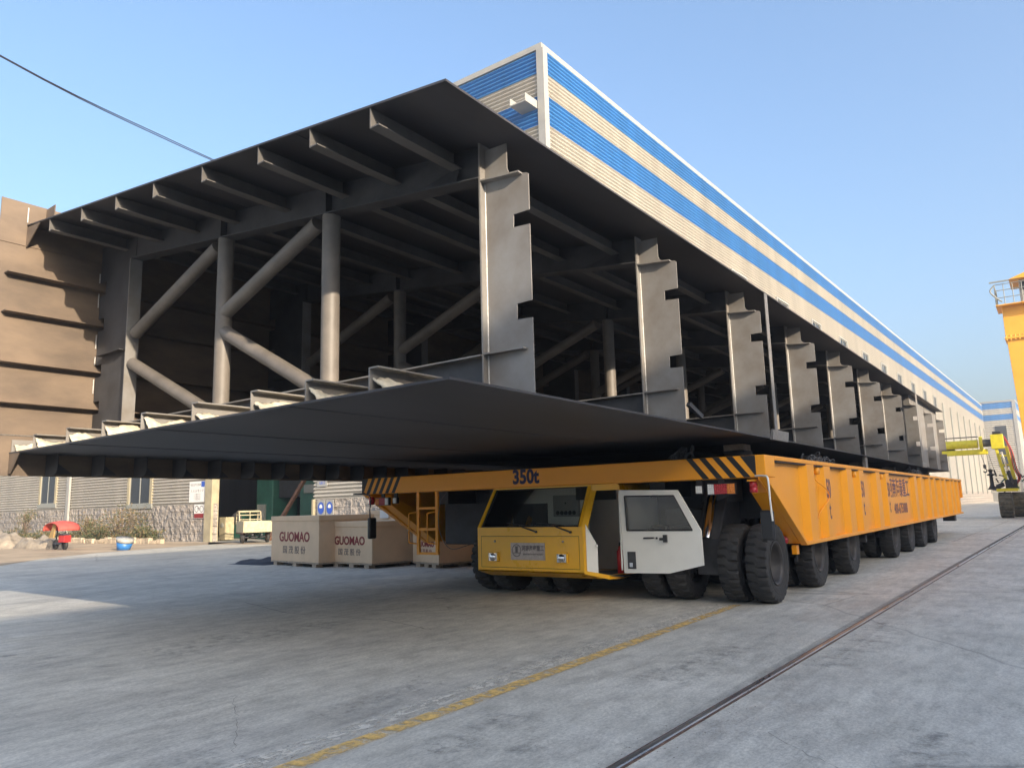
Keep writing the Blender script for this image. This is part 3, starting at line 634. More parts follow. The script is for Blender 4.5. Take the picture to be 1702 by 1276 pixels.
for y in (15.55, 18.65, 21.8):
    tp(text('lettering', '50', .5, 'ink_side', (TX1-.01, y, 1.78), (0, 1, 0), (0, 0, 1), None, .003, xs=.62, bold=.01))
    tp(text('lettering', 't', .5, 'ink_side', (TX1-.01, y, 1.38), (0, 1, 0), (0, 0, 1), None, .003, xs=.7, bold=.008))
tp(text('lettering', '河南海泰重工', .56, 'ink_side', (TX1-.107, 24.0, 1.82), (0, 1, 0), (0, 0, 1), None, .003, xs=.98, bold=.006))
tp(text('lettering', '400-6753888', .4, 'ink_side', (TX1-.107, 24.0, 1.28), (0, 1, 0), (0, 0, 1), None, .003, xs=1.0, bold=.004))
b = MB()
def hose(pts, r, m):
    out = []; P = [Vector(p) for p in pts]
    for i in range(len(P)-1):
        p0, p1, p2, p3 = P[max(i-1, 0)], P[i], P[i+1], P[min(i+2, len(P)-1)]
        for k in range(6):
            t = k/6; out.append(.5*((2*p1)+(p2-p0)*t+(2*p0-5*p1+4*p2-p3)*t*t+(3*p1-3*p2+p3-p0)*t**3))
    out.append(P[-1]); return out
b.path(hose([(TX1-.09, 14.75, 2.1), (TX1-.06, 14.85, 1.95), (TX1+.02, 15.2, 1.8), (TX1+.02, 15.42, 1.62), (TX1-.06, 15.1, 1.4), (TX1-.09, 14.9, 1.25)], .01, 'orange'), .011, 'orange')
tp(b.build('brake_hose'))
for y in (14.95, 18.05, 21.15):
    b = MB(); b.lathe([(-.09, 0), (-.09, .06), (0, .07), (.04, .06), (.04, 0)], 'orange', 14, 'x', (TX1-.05, y, 2.12)); tp(b.build('lifting_eye'))
# lights under the front beam
def lamp_cluster(x0, x1, z0, z1, secs, y=11.78, nm='tail_light'):
    b = MB(); b.box(x0, x1, y, y+.07, z0, z1, 'dark_plastic'); b.box((x0+x1)/2-.05, (x0+x1)/2+.05, y+.02, y+.05, z1, 1.962, 'dark_steel'); o = tp(b.build(nm, bevel=.006)); X = x0+.012
    wtot = x1-x0-.024
    for f, m in secs:
        q = MB(); q.box(X, X+f*wtot-.004, y-.014, y, z0+.012, z1-.012, m)
        nx = max(2, int(f*wtot/.035)); nz = 5
        for i in range(nx):
            for j in range(nz):
                cx = X+(i+.5)*(f*wtot-.004)/nx; cz = z0+.012+(j+.5)*(z1-z0-.024)/nz
                q.lathe([(-.012, .001), (-.009, .008), (0, .012)], m, 8, 'y', (cx, y-.014, cz))
        q.build('lens', o); X += f*wtot
lamp_cluster(-4.63, -4.16, 1.71, 1.89, [(.24, 'clear_plastic'), (.48, 'red_plastic'), (.28, 'amber_plastic')])
lamp_cluster(-4.83, -4.70, 1.73, 1.87, [(1, 'clear_plastic')], nm='work_light')
lamp_cluster(-12.14, -11.74, 1.71, 1.88, [(.28, 'amber_plastic'), (.48, 'red_plastic'), (.24, 'clear_plastic')])
lamp_cluster(-11.62, -11.5, 1.74, 1.87, [(1, 'clear_plastic')], nm='work_light')
for x in (-3.9, -12.32):
    b = MB(); b.lathe([(1.73, 0), (1.73, .055), (1.75, .062), (1.80, .062), (1.805, .055), (1.81, .062), (1.87, .062), (1.9, .05), (1.9, 0)], 'red_plastic', 16, 'z', (x, 11.84, 0)); b.box(x-.07, x+.07, 11.76, 11.92, 1.902, 1.93, 'orange'); tp(b.build('beacon'))
b = MB(); b.lathe([(0, .0), (.0, .07), (.06, .065), (.12, .04), (.14, 0)], 'red_plastic', 16, 'y', (-3.95, 13.35, .93)); b.box(-4.12, -3.98, 13.3, 13.5, .86, 1.06, 'orange'); tp(b.build('marker_light')); b = MB(); b.box(-3.9, -3.82, 13.6, 13.75, .68, .83, 'orange'); b.tube((-3.86, 13.7, .7), (-3.86, 13.7, .55), .02, 'dark_steel', 8); tp(b.build('valve'))
# mirrors
for xa, xm, s in ((-3.82, -3.55, 1), (-12.4, -11.98, -1)):
    b = MB(); b.path(hose([(xa, 11.72, 1.98), (xa+.18*s, 11.55, 1.97), ((xm-.0), 11.45, 1.92), (xm+.01, 11.45, 1.6), (xm+.02, 11.46, 1.3)], .01, 'white_paint'), .014, 'white_paint' if s > 0 else 'dark_plastic')
    o = tp(b.build('mirror_arm'))
    q = MB()
    if s > 0: q.box(xm-.17, xm+.03, 11.47, 11.55, 1.02, 1.46, 'dark_plastic')
    else: q.box(xm-.04, xm+.05, 11.42, 11.62, 1.02, 1.46, 'dark_plastic')
    q.build('mirror', o, bevel=.03)
# ladder
b = MB(); y = 11.95
for x in (-11.06, -10.54): b.box(x-.035, x+.035, y, y+.05, .68, 1.98, 'orange')
for z in (1.6, 1.17, .68): b.box(-11.024, -10.576, y+.005, y+.045, z, z+.05, 'orange')
for x in (-11.2, -10.68): b.path(hose([(x+.12, y-.02, 1.55), (x, y-.1, 1.52), (x, y-.12, 1.45), (x, y-.12, 1.0), (x, y-.1, .93), (x+.12, y-.02, .9)], .01, 'orange'), .016, 'orange')
tp(b.build('ladder', bevel=.006))
b = MB(); b.path(hose([(-10.2, 11.9, 1.95), (-10.35, 11.85, 1.7), (-10.38, 11.85, 1.2), (-10.1, 11.85, .82), (-9.6, 11.9, .9), (-9.2, 12.0, .98)], .01, 'cable'), .008, 'ink_gray')
tp(b.build('cable_loop'))
# wheels: rim > tyre
def make_wheel():
    R = .62; hw = .165
    r = MB(); r.lathe([(-.15, .34), (-.145, .35), (-.13, .325), (-.1, .305), (.1, .305), (.13, .325), (.145, .35), (.15, .34), (.145, .315), (.10, .29), (-.08, .28), (-.10, .16), (-.09, .12), (-.09, .0)], 'rim', 40)
    r.lathe([(-.145, .32), (-.11, .295), (-.07, .28)], 'rim', 36)
    for k in range(10):
        a = 2*math.pi*k/10; r.tube((-.12, .2*math.cos(a), .2*math.sin(a)), (-.085, .2*math.cos(a), .2*math.sin(a)), .016, 'dark_steel', 6)
    w = r.build('wheel')
    prof = [(-.125, .34), (-.15, .38), (-.162, .45), (-.167, .51), (-.165, .575), (-.155, .602), (-.10, .616), (-.04, .62), (0, .62), (.04, .62), (.10, .616), (.155, .602), (.165, .575), (.167, .51), (.162, .45), (.15, .38), (.125, .34)]
    def mod(i, j, r):
        k = i % 4
        if 4 <= j <= 6 and k == 0: return r-.042
        if 10 <= j <= 12 and k == 2: return r-.042
        if j == 7 and k == 0: return r-.02
        if j == 9 and k == 2: return r-.02
        if j == 3 and k == 0: return r-.008
        if j in (2, 14): return r
        return r
    t = MB(); t.lathe(prof, 'rubber', 104, mod=mod, smooth=False)
    for s in (-1, 1):
        t.lathe([(s*.161, .465), (s*.170, .47), (s*.170, .478), (s*.164, .483)], 'rubber', 48); t.lathe([(s*.152, .40), (s*.158, .404), (s*.156, .41)], 'rubber', 48)
    tt = t.build('tyre', w)
    return w
proto = make_wheel(); first = True
def wheel_at(x, y, sgn=1):
    global first
    w_ = proto if first else copy_tree(proto); first = False
    w_.parent = tr; w_.matrix_parent_inverse = Matrix.Translation(-tr.location)
    w_.location = (x, y, .62); w_.rotation_euler = (random.uniform(0, 6), 0, 0 if sgn > 0 else math.pi)
AX = [12.45, 15.05, 17.85, 20.5, 23.0, 25.5, 28.1, 30.6]
def bogie(cx, y):
    b = MB(); b.tube((cx-.8, y, .62), (cx+.8, y, .62), .09, 'bogie_steel', 12)
    b.prism([(cx-.2, y-.22, .42), (cx-.2, y+.22, .42), (cx-.2, y+1.0, 1.35), (cx-.2, y+.8, 1.75), (cx-.2, y+.35, 1.75), (cx-.2, y-.2, 1.0)], (.4, 0, 0), 'bogie_steel')
    b.tube((cx, y+.6, 1.6), (cx, y+.6, 2.0), .35, 'bogie_steel', 20); b.tube((cx, y-.25, 1.0), (cx, y+.2, 1.8), .08, 'chrome', 10)
    tp(b.build('suspension', bevel=.02))
for i, y in enumerate(AX):
    for j, cx in enumerate((-4.865, -8.5)):
        if i == 3 and j == 0:
            for k, x in enumerate((-.45, -.9)): wheel_at(cx+x, y, -1)
            bogie(cx, y); continue
        for x in (-.9, -.45, .45, .9): wheel_at(cx+x, y, 1 if x > 0 else -1)
        bogie(cx, y)
b = MB(); b.prism([(-5.9, 12.9, .55), (-5.15, 12.9, .42), (-4.98, 12.9, .5), (-4.95, 12.9, 1.5), (-5.9, 12.9, 1.5)], (0, .9, 0), 'bogie_steel'); tp(b.build('fuel_tank', bevel=.04))
b = MB(); b.box(-11.35, -9.0, 13.15, 14.35, .82, 2.19, 'dark_steel'); tp(b.build('added_shade_box', bevel=.03))  # added dark box, stands in for the shade between ladder and cab
b = MB(); b.box(-7.2, -5.9, 14.2, 16.5, .9, 2.19, 'dark_steel'); tp(b.build('added_underdeck_shade_box', bevel=.03))  # added dark box that keeps the open space under the deck black
b = MB(); b.box(-5.75, -3.95, 13.32, 13.38, 1.3, 2.19, 'dark_steel'); tp(b.build('added_shade_sheet'))  # added dark sheet, closes the bright gap behind the front tyres
# mud guard box at rear right
b = MB(); b.box(-4.3, -3.86, 37.3, 37.9, .55, .8, 'dark_steel'); tp(b.build('under_box')); b = MB(); b.box(-4.25, -3.9, 21.9, 22.35, .95, 1.25, 'bogie_steel'); tp(b.build('under_box'))

# ---- cab
CX0, CX1, CY = -9.03, -6.74, 11.4
cab = MB(); t = .05
TXL, TXR = CX0+.17, CX1+.05
CB, CBX = (-6.24, 11.85), -6.24          # the door stands in a chamfered corner
cab.prism([(CX0, CY, .45), (CX1, CY, .45), (CX1, CY, 1.24), (CX0, CY, 1.24)], (0, t, 0), 'yellow_cab')
for x0, x1, z0, z1 in ((CX0+.08, CX1-.08, 1.075, 1.085), (CX0+.08, CX1-.08, .52, .53), (CX0+.08, CX0+.09, .53, 1.075), (CX1-.09, CX1-.08, .53, 1.075)): cab.box(x0, x1, CY-.001, CY+.003, z0, z1, 'cab_gap')
cab.prism([(CX0+.095, CY-.006, .535), (CX1-.095, CY-.006, .535), (CX1-.095, CY-.006, 1.07), (CX0+.095, CY-.006, 1.07)], (0, .006, 0), 'yellow_cab')
cab.prism([(CX0, CY, .45), (CX0, CY, .475), (CX0, 11.8, .36), (CX0, 11.8, .34)], (CX1-CX0, 0, 0), 'yellow_cab')
cab.prism([(CX0, 11.8, .34), (CX1+.1, 11.8, .34), (CX1+.1, 13.35, .34), (CX0, 13.35, .34)], (0, 0, .03), 'yellow_cab')
cab.prism([(CX1, CY, .45), (-6.42, 11.69, .35), (CBX, 11.86, .36), (CBX, 12.4, .40), (CBX, 12.4, .45), (CBX, 11.86, .44), (-6.42, 11.69, .42), (CX1, CY, .52)], (-.04, .02, 0), 'yellow_cab')
cab.prism([(CX1, CY+.02, .46), (CBX, 11.86, .38), (CBX, 13.35, .38), (CX1, 13.35, .38)], (0, 0, .02), 'dark_steel')
def post(p0, p1, wx, m='yellow_cab', dp=.09):
    cab.prism([(p0[0], p0[1], p0[2]), (p0[0]+wx, p0[1], p0[2]), (p0[0]+wx, p0[1]+dp, p0[2]), (p0[0], p0[1]+dp, p0[2])], Vector(p1)-Vector(p0), m)
post((CX0, CY, 1.24), (TXL, 11.71, 1.955), .07); post((CX1-.09, CY, 1.24), (TXR-.09, 11.71, 1.955), .07)
cab.box(TXL, TXR, 11.70, 11.8, 1.93, 1.957, 'yellow_cab')
cab.box(TXL, CBX, 11.8, 13.35, 1.93, 1.957, 'yellow_cab')
cab.prism([(CX0, CY+t, .45), (CX0, CY+t, 1.24), (TXL, 11.75, 1.93), (TXL, 13.3, 1.93), (CX0, 13.3, .36)], (.03, 0, 0), 'yellow_cab')
cab.box(CX0+.03, CBX, 13.25, 13.35, .38, 1.93, 'white_paint')
cab.prism([(CX1-.02, CY, .47), (CX1-.02, CY, 1.24), (TXR-.02, 11.71, 1.93), (TXR+.05, 11.77, 1.93), (CX1+.055, CY+.06, 1.24), (CX1+.03, CY+.04, .47)], (.0, .03, 0), 'yellow_cab')
cab.prism([(TXR-.02, 11.70, 1.85), (CBX-.02, 11.86, 1.85), (CBX-.02, 11.86, 1.957), (TXR-.02, 11.70, 1.957)], (.02, -.02, 0), 'yellow_cab')
cab.box(CBX-.04, CBX, 11.86, 13.3, 1.85, 1.957, 'yellow_cab')
cab.box(CBX-.04, CBX, 12.0, 13.3, .45, 1.85, 'white_paint')
cb = tp(cab.build('cab', bevel=.01))
q = MB(); q.prism([(-6.70, 11.43, .50), (-6.56, 11.565, .46), (-6.56, 11.565, .92), (-6.70, 11.43, 1.28)], (-.03, .03, 0), 'white_paint'); q.tube((-6.57, 11.55, .92), (-6.53, 11.50, .92), .02, 'white_paint', 8); q.build('side_panel', cb)
q = MB(); e = .004   # windscreen glass with black rubber edge
A_, B_, C_, D_ = Vector((CX0+.10, CY+.03, 1.245)), Vector((CX1-.10, CY+.03, 1.245)), Vector((TXR-.10, 11.74, 1.93)), Vector((TXL+.07, 11.74, 1.93))
q.prism([A_, B_, C_, D_], (0, .006, 0), 'glass')
q.build('windscreen', cb)
q = MB()
def rimbar(p, r, w_=.035):
    q.tube(p, r, w_*.5, 'dark_plastic', 6)
for a_, c_ in ((A_, B_), (B_, C_), (C_, D_), (D_, A_)): rimbar(a_-Vector((0, .008, 0)), c_-Vector((0, .008, 0)))
q.build('window_seal', cb)
for x0, z0, x1, z1 in ((-7.70, 1.16, -8.35, 1.32), (-6.98, 1.15, -7.70, 1.32)):
    q = MB(); mid = Vector((x0-.28, CY-.03, 1.24)); q.tube((x0, CY-.01, z0), mid, .014, 'dark_plastic', 8, .01); q.tube(mid, (x0-.5, CY-.0, 1.29), .008, 'dark_plastic', 6)
    q.tube((x0-.12, CY-.02, 1.262), (x1, CY+.02, z1), .009, 'dark_plastic', 6); q.tube((x0, CY+.0, z0), (x0, CY-.03, z0), .022, 'dark_plastic', 10); q.build('wiper', cb)
for x in (-8.65, -7.16):
    q = MB(); q.box(x-.12, x+.12, CY-.045, CY-.0065, .62, .80, 'yellow_cab'); o = q.build('headlight', cb, bevel=.012)
    q = MB(); q.lathe([(-.02, .0), (-.02, .055), (-.004, .07)], 'chrome', 20, 'y', (x, CY-.046, .71)); q.box(x-.09, x+.09, CY-.056, CY-.05, .64, .78, 'lamp_glass'); q.prism([(x-.09, CY-.047, .64), (x+.09, CY-.047, .64), (x+.09, CY-.047, .78), (x-.09, CY-.047, .78)], (0, .001, 0), 'chrome')
    q.build('lens', o)
for x in (-8.62, -7.14):
    q = MB(); q.lathe([(-.02, 0), (-.02, .018), (0, .022)], 'plate', 12, 'y', (x, CY-.005, .99)); q.build('lock', cb)
q = MB(); q.box(-8.26, -7.52, CY-.016, CY-.0065, .665, .965, 'plate'); pl = q.build('name_plate', cb)
text('lettering', '河南海泰重工', .105, 'ink_gray', (-7.775, CY-.017, .865), (1, 0, 0), (0, 0, 1), pl, .002, xs=.76, bold=.003)
text('lettering', 'HENAN HAITAI HEAVY INDUSTRY', .04, 'ink_gray', (-7.775, CY-.017, .765), (1, 0, 0), (0, 0, 1), pl, .002, xs=.72)
q = MB(); n = 28; vs = []
for i in range(n):
    a = 2*math.pi*i/n
    for r in (.088, .102): vs.append((-8.13+r*math.cos(a), CY-.0175, .83+1.1*r*math.sin(a)))
q.add(vs, [(2*i, 2*i+1, (2*i+3) % (2*n), (2*i+2) % (2*n)) for i in range(n)], 'ink_gray')
q.prism([(-8.157, CY-.0175, .795), (-8.103, CY-.0175, .795), (-8.103, CY-.0175, .895), (-8.157, CY-.0175, .895)], (0, .001, 0), 'ink_gray')
q.prism([(-8.22, CY-.0177, .782), (-8.04, CY-.0177, .782), (-8.04, CY-.0177, .794), (-8.22, CY-.0177, .794)], (0, .001, 0), 'ink_gray'); q.prism([(-8.17, CY-.0177, .895), (-8.09, CY-.0177, .895), (-8.09, CY-.0177, .905), (-8.17, CY-.0177, .905)], (0, .001, 0), 'ink_gray')
q.build('emblem', pl)
# inside of the cab
q = MB(); q.box(CX0+.1, CX1-.12, CY+.06, CY+.4, 1.1, 1.26, 'white_paint'); q.build('dashboard', cb, bevel=.02)
q = MB(); q.box(CX0+.06, -7.2, 12.38, 12.42, .6, 1.93, 'white_paint'); q.build('rear_panel', cb)
q = MB(); q.box(-7.9, -7.35, 12.29, 12.379, 1.40, 1.80, 'white_trim')
for k in range(5): q.lathe([(-.012, 0), (-.012, .036), (0, .04)], 'black_paint', 16, 'y', (-7.80+.09*k, 12.29, 1.47))
q.lathe([(-.012, 0), (-.012, .016), (0, .018)], 'black_paint', 10, 'y', (-7.62, 12.29, 1.65)); q.build('control_box', cb, bevel=.008)
q = MB(); q.box(CX0+.15, -8.08, 12.35, 12.379, 1.1, 1.66, 'window_dark'); q.build('rear_window', cb)
q = MB(); q.box(-7.85, -7.4, 11.85, 12.25, .55, .7, 'dark_plastic'); q.box(-7.85, -7.4, 12.18, 12.28, .65, 1.22, 'dark_plastic'); q.box(-7.7, -7.55, 12.0, 12.15, .37, .55, 'dark_steel'); q.build('seat', cb, bevel=.04)
q = MB(); q.lathe([(.37, 0), (.37, .06), (.75, .06), (.80, .03), (.84, .03), (.84, 0)], 'red_paint', 16, 'z', (-6.35, 11.98, .05)); q.tube((-6.35, 11.96, .89), (-6.31, 11.9, .95), .015, 'black_paint', 6); q.build('fire_extinguisher', cb)
# door
DY = 11.775
wp = [(-6.11, 1.735), (-5.21, 1.72), (-4.92, 1.16), (-6.09, 1.16)]
dr = MB()
def dpoly(b, pts, y0, th, m): b.prism([(x, y0, z) for x, z in pts], (0, th, 0), m)
A1, A2, A3, A4, A5, A6 = (-6.21, 1.84), (-5.14, 1.81), (-4.78, 1.16), (-4.77, .61), (-5.36, .47), (-6.18, .455)
dpoly(dr, [A1, A2, wp[1], wp[0]], DY, .04, 'white_paint'); dpoly(dr, [A1, wp[0], wp[3], (-6.197, 1.16)], DY, .04, 'white_paint')
dpoly(dr, [A2, A3, wp[2], wp[1]], DY, .04, 'white_paint'); dpoly(dr, [(-6.197, 1.16), A3, A4, A5, A6], DY, .04, 'white_paint')
door = tp(dr.build('cab_door'))
q = MB(); dpoly(q, wp, DY+.02, .006, 'glass'); q.build('door_window', door)
q = MB()
for a_, c_ in zip(wp, wp[1:]+wp[:1]): q.tube((a_[0], DY-.004, a_[1]), (c_[0], DY-.004, c_[1]), .012, 'dark_plastic', 6)
q.build('window_seal', door)
q = MB(); q.tube((-5.77, DY-.04, 1.035), (-5.6, DY-.04, 1.04), .014, 'dark_plastic', 8); q.tube((-5.77, DY, 1.035), (-5.77, DY-.04, 1.035), .012, 'dark_plastic', 6); q.tube((-5.6, DY, 1.04), (-5.6, DY-.04, 1.04), .012, 'dark_plastic', 6)
q.lathe([(-.02, 0), (-.02, .016), (0, .018)], 'dark_plastic', 10, 'y', (-5.55, DY, 1.035)); q.build('handle', door); q = MB(); q.box(-5.42, -5.36, DY-.05, DY-.001, .97, 1.09, 'dark_plastic'); q.box(-5.49, -5.42, DY-.04, DY-.001, 1.0, 1.04, 'dark_plastic'); q.build('latch', door)
q = MB(); q.box(-6.10, -5.95, DY-.012, DY-.001, .53, .81, 'bogie_steel'); q.box(-6.06, -6.0, DY-.03, DY-.012, .56, .63, 'chrome'); q.build('vent_plate', door)
q = MB(); q.tube((-6.225, DY+.02, .5), (-6.225, DY+.02, 1.8), .016, 'white_paint', 8); q.build('hinge', door)

# ---- supports and chains between transporter and girder
k = 0
LB = ['front', 'second', 'third', 'fourth', 'fifth', 'rear']
for i, v in enumerate((9.2, 14.4, 19.5, 24.5, 29.0, 32.6)):
    b = MB(); p = G(.75, v, 0); b.box(p.x-.35, p.x+.12, p.y-.28, p.y+.28, 2.272, 2.40, 'pallet_wood'); b.box(p.x-.3, p.x+.1, p.y-.22, p.y+.22, 2.402, 2.52, 'bogie_steel'); b.box(p.x-.3, p.x+.08, p.y-.2, p.y+.2, 2.522, ZB-.012, 'pallet_wood')
    tag(b.build('support_block', bevel=.01), '%s stack of packing blocks under the right edge of the girder' % LB[i], 'packing', 'packing blocks between transporter and girder')
b = MB(); b.box(-4.12, -4.04, 21.2, 21.45, 2.31, ZB-.005, 'bare_edge'); tag(b.build('steel_prop'), 'short upright steel prop between orange rail and girder near the lettering', 'prop')
def chain(name, label, pts):
    b = MB(); P = [Vector(p) for p in pts]; rr = random.Random(5)
    for i, p in enumerate(P):
        ax = Vector((rr.uniform(-1, 1), rr.uniform(-1, 1), rr.uniform(-.4, .4))).normalized(); o = ax.orthogonal().normalized()*(.07); c = ax.cross(o.normalized())*.045
        b.path([p+o*math.cos(a)+c*math.sin(a) for a in [2*math.pi*j/10 for j in range(11)]], .014, 'bogie_steel', 6)
    tag(b.build(name), label, 'chain')
rr = random.Random(9)
chain('lashing_chain', 'coil of lashing chain lying on the orange rail near its front', [(-4.02+rr.uniform(-.1, .1), 15.5+1.8*i/60, 2.33+abs(rr.gauss(0, .05))) for i in range(60)])
chain('lashing_chain', 'heap of lashing chain on the orange rail near its rear end', [(-4.02+rr.uniform(-.1, .1), 28.2+1.6*i/50, 2.33+abs(rr.gauss(0, .07))) for i in range(50)])
chain('lashing_chain', 'chain heap hanging under the girder above the hazard stripes', [(-5.1+rr.uniform(-.16, .16), 12.0+rr.uniform(-.1, .1), 2.33+abs(rr.gauss(0, .08))) for i in range(26)])

# ================================================================ CRATES
def crate(label, fl, fr, depth, h, txt=True, ts=.34, lab_side=False, group='cardboard crates on pallets', lettering_x=.5):
    fl = Vector((*fl, 0)); fr = Vector((*fr, 0)); X = (fr-fl).normalized(); W = (fr-fl).length; Y = Vector((-X.y, X.x, 0)); z0 = .14
    t = empty('crate', label, 'crate', (fl+fr)/2+Y*depth/2, group)
    def P(a, c, z): return fl+X*a+Y*c+Vector((0, 0, z))
    def att(o): o.parent = t; o.matrix_parent_inverse = Matrix.Translation(-t.location); return o
    b = MB(); nx = 8; vs = []
    b.prism([P(0, 0, z0), P(W, 0, z0), P(W, depth, z0), P(0, depth, z0)], (0, 0, h-z0-.04), 'cardboard'); att(b.build('box_body', bevel=.015))
    b = MB(); b.prism([P(-.02, -.02, h-.16), P(W+.02, -.02, h-.16), P(W+.02, depth+.02, h-.16), P(-.02, depth+.02, h-.16)], (0, 0, .15), 'cardboard'); att(b.build('lid', bevel=.012))
    b = MB()
    for a in (.15, W/2-.1, W-.4):
        for c in (0.02, depth/2-.1, depth-.25): b.prism([P(a, c, 0), P(a+.22, c, 0), P(a+.22, c+.22, 0), P(a, c+.22, 0)], (0, 0, .1), 'pallet_wood')
    b.prism([P(0, 0, .1), P(W, 0, .1), P(W, depth, .1), P(0, depth, .1)], (0, 0, .038), 'pallet_wood'); att(b.build('pallet'))
    if txt:
        att(text('lettering', 'GUOMAO', ts, 'ink_red', P(W*lettering_x, -.004, h*.57), X, (0, 0, 1), None, .004, xs=1.02, bold=.010))
        att(text('lettering', '国 茂 股 份', ts*.62, 'ink_gray' if ts > .31 else 'ink_red', P(W*lettering_x, -.004, h*.57-ts*.98), X, (0, 0, 1), None, .004, xs=1.15))
    if lab_side:
        b = MB(); b.prism([P(W+.022, depth*.45, h-.33), P(W+.022, depth*.45+.3, h-.33), P(W+.022, depth*.45+.3, h-.1), P(W+.022, depth*.45, h-.1)], X*.004, 'paper'); att(b.build('paper_label'))
        b = MB(); b.prism([P(W+.002, depth*.55, .42), P(W+.002, depth*.75, .42), P(W+.002, depth*.8, .5), P(W+.002, depth*.6, .5)], X*.003, 'debris'); att(b.build('scuff'))
    return t
crate('tall cardboard crate with red lettering, leftmost beside the hall door', (-20.7, 15.53), (-17.85, 15.05), 1.9, 1.52, ts=.40)
crate('lower cardboard crate with red lettering, behind the left mirror', (-18.0, 15.62), (-15.93, 15.33), 2.75, 1.32, ts=.33, lab_side=True, lettering_x=.47)
crate('torn cardboard crate with red lettering seen through the ladder', (-15.38, 16.4), (-14.04, 16.0), 1.9, 1.12, ts=.2)
crate('plain cardboard crate standing behind the two front crates', (-19.9, 18.9), (-17.2, 18.5), 1.6, 1.62, txt=False)
b = MB(); b.box(-19.0, -18.6, 18.62, 18.635, 1.35, 1.6, 'paper', Matrix.Translation((0, .02, 0))); tag(b.build('paper_sheet'), 'small white sheet stuck on the plain crate behind', 'paper')
# scrap pile between crates, tarp at left of the crates
def lump(name, label, cat, c, sx, sy, h, m, seed=1, n=22, rough=.25):
    rr = random.Random(seed); b = MB(); vs = []
    ph = [rr.uniform(0, 6) for _ in range(8)]
    for i in range(n):
        for j in range(n):
            x = -1+2*i/(n-1); y = -1+2*j/(n-1); d_ = max(0, 1-(abs(x)**2.6+abs(y)**2.6))
            z = h*d_**.5*(1+rough*(math.sin(3*x+ph[0])*math.sin(4*y+ph[1])+.5*math.sin(9*x+ph[2]+3*y)+.35*math.sin(13*y+ph[3]+5*x)))+rr.uniform(0, .05)*h*(d_ > 0)
            vs.append((c[0]+x*sx, c[1]+y*sy, max(.0, z)+.001))
    b.add(vs, [(i*n+j, (i+1)*n+j, (i+1)*n+j+1, i*n+j+1) for i in range(n-1) for j in range(n-1)], m, True)
    return tag(b.build(name), label, cat)
lump('tarp', 'dark flat tarp lying on the concrete left of the crates', 'tarp', (-21.6, 16.1), 1.0, .9, .13, 'dark_cloth', 4)
rr = random.Random(21); b = MB()
for k in range(70):
    T = Matrix.Translation((rr.gauss(-15.3, .9), rr.gauss(18.6, .5), rr.uniform(.02, .35)))@Matrix.Rotation(rr.uniform(0, 3), 4, 'Z')@Matrix.Rotation(rr.uniform(-.5, .5), 4, 'X')
    l_ = rr.uniform(.2, 1.1); b.box(-l_/2, l_/2, -.06, .06, -.012, .012, rr.choice(['debris', 'pallet_wood', 'cardboard', 'paper']), T)
for k in range(40):
    T = Matrix.Translation((rr.gauss(-13.6, .8), rr.gauss(19.0, .5), rr.uniform(.02, .25)))@Matrix.Rotation(rr.uniform(0, 3), 4, 'Z')@Matrix.Rotation(rr.uniform(-.6, .6), 4, 'X')
    l_ = rr.uniform(.2, .7); b.box(-l_/2, l_/2, -.1, .1, -.01, .01, rr.choice(['paper', 'debris', 'cardboard']), T)
tag(b.build('scrap_heap'), 'heap of broken boards and card behind the torn crate', 'scrap', kind='stuff')

# ================================================================ PLANTS, LEFT SIDE
def bush(name, label, c, r, h, seed, dry=.3, n=900, trunk=True, group='bushes along the hall wall'):
    rr = random.Random(seed); t = empty(name, label, 'bush', (c[0], c[1], 0), group)
    b = MB()
    for k in range(14):
        a = rr.uniform(0, 6.28); e = Vector((c[0]+r*.8*math.cos(a)*rr.random(), c[1]+r*.8*math.sin(a)*rr.random(), h*rr.uniform(.6, 1)))
        s = Vector((c[0]+.08*math.cos(a), c[1]+.08*math.sin(a), 0)); m_ = (s+e)/2+Vector((rr.uniform(-.1, .1), rr.uniform(-.1, .1), .1))
        b.path([s, m_, e], .018, 'bark', 5)
        b.path([m_, m_+Vector((rr.uniform(-.4, .4), rr.uniform(-.4, .4), rr.uniform(.2, .5)))], .009, 'bark', 4)
    o = b.build('stem'); o.parent = t; o.matrix_parent_inverse = Matrix.Translation(-t.location)
    b = MB(); clumps = [(rr.gauss(0, .45)*r, rr.gauss(0, .45)*r, h*rr.uniform(.3, .95), rr.uniform(.18, .4)*r) for _ in range(16)]
    for k in range(n):
        q = rr.choice(clumps); p = Vector((c[0]+q[0]+rr.gauss(0, q[3]), c[1]+q[1]+rr.gauss(0, q[3]), max(.05, q[2]+rr.gauss(0, q[3]))))
        a = Vector((rr.uniform(-1, 1), rr.uniform(-1, 1), rr.uniform(-1, 1))).normalized()*rr.uniform(.04, .09); e = a.orthogonal().normalized()*rr.uniform(.02, .04)
        b.add([p-a, p+e, p+a, p-e], [(0, 1, 2, 3)], 'leaf_dry' if rr.random() < dry else 'leaf')
    o = b.build('foliage'); o.parent = t; o.matrix_parent_inverse = Matrix.Translation(-t.location)
bush('bush', 'largest dry bush, against the stone wall below the right window', (-50.2, 26.0), 1.35, 2.1, 1, .55, 1500)
bush('bush', 'thin brownish bush right of the white downpipe', (-55.2, 26.2), .8, 1.7, 2, .6, 800)
bush('bush', 'low green bush between the downpipe and the brown bush', (-52.9, 25.8), .9, 1.0, 3, .15, 900)
bush('bush', 'slender sapling under the left window of the hall', (-66.0, 26.6), .6, 2.2, 4, .5, 500)
bush('bush', 'sparse young tree at the far left of the wall', (-71.5, 26.0), .8, 2.2, 5, .4, 700)
bush('bush', 'small green bush just right of the largest dry bush', (-47.6, 26.0), .7, .9, 6, .25, 700)
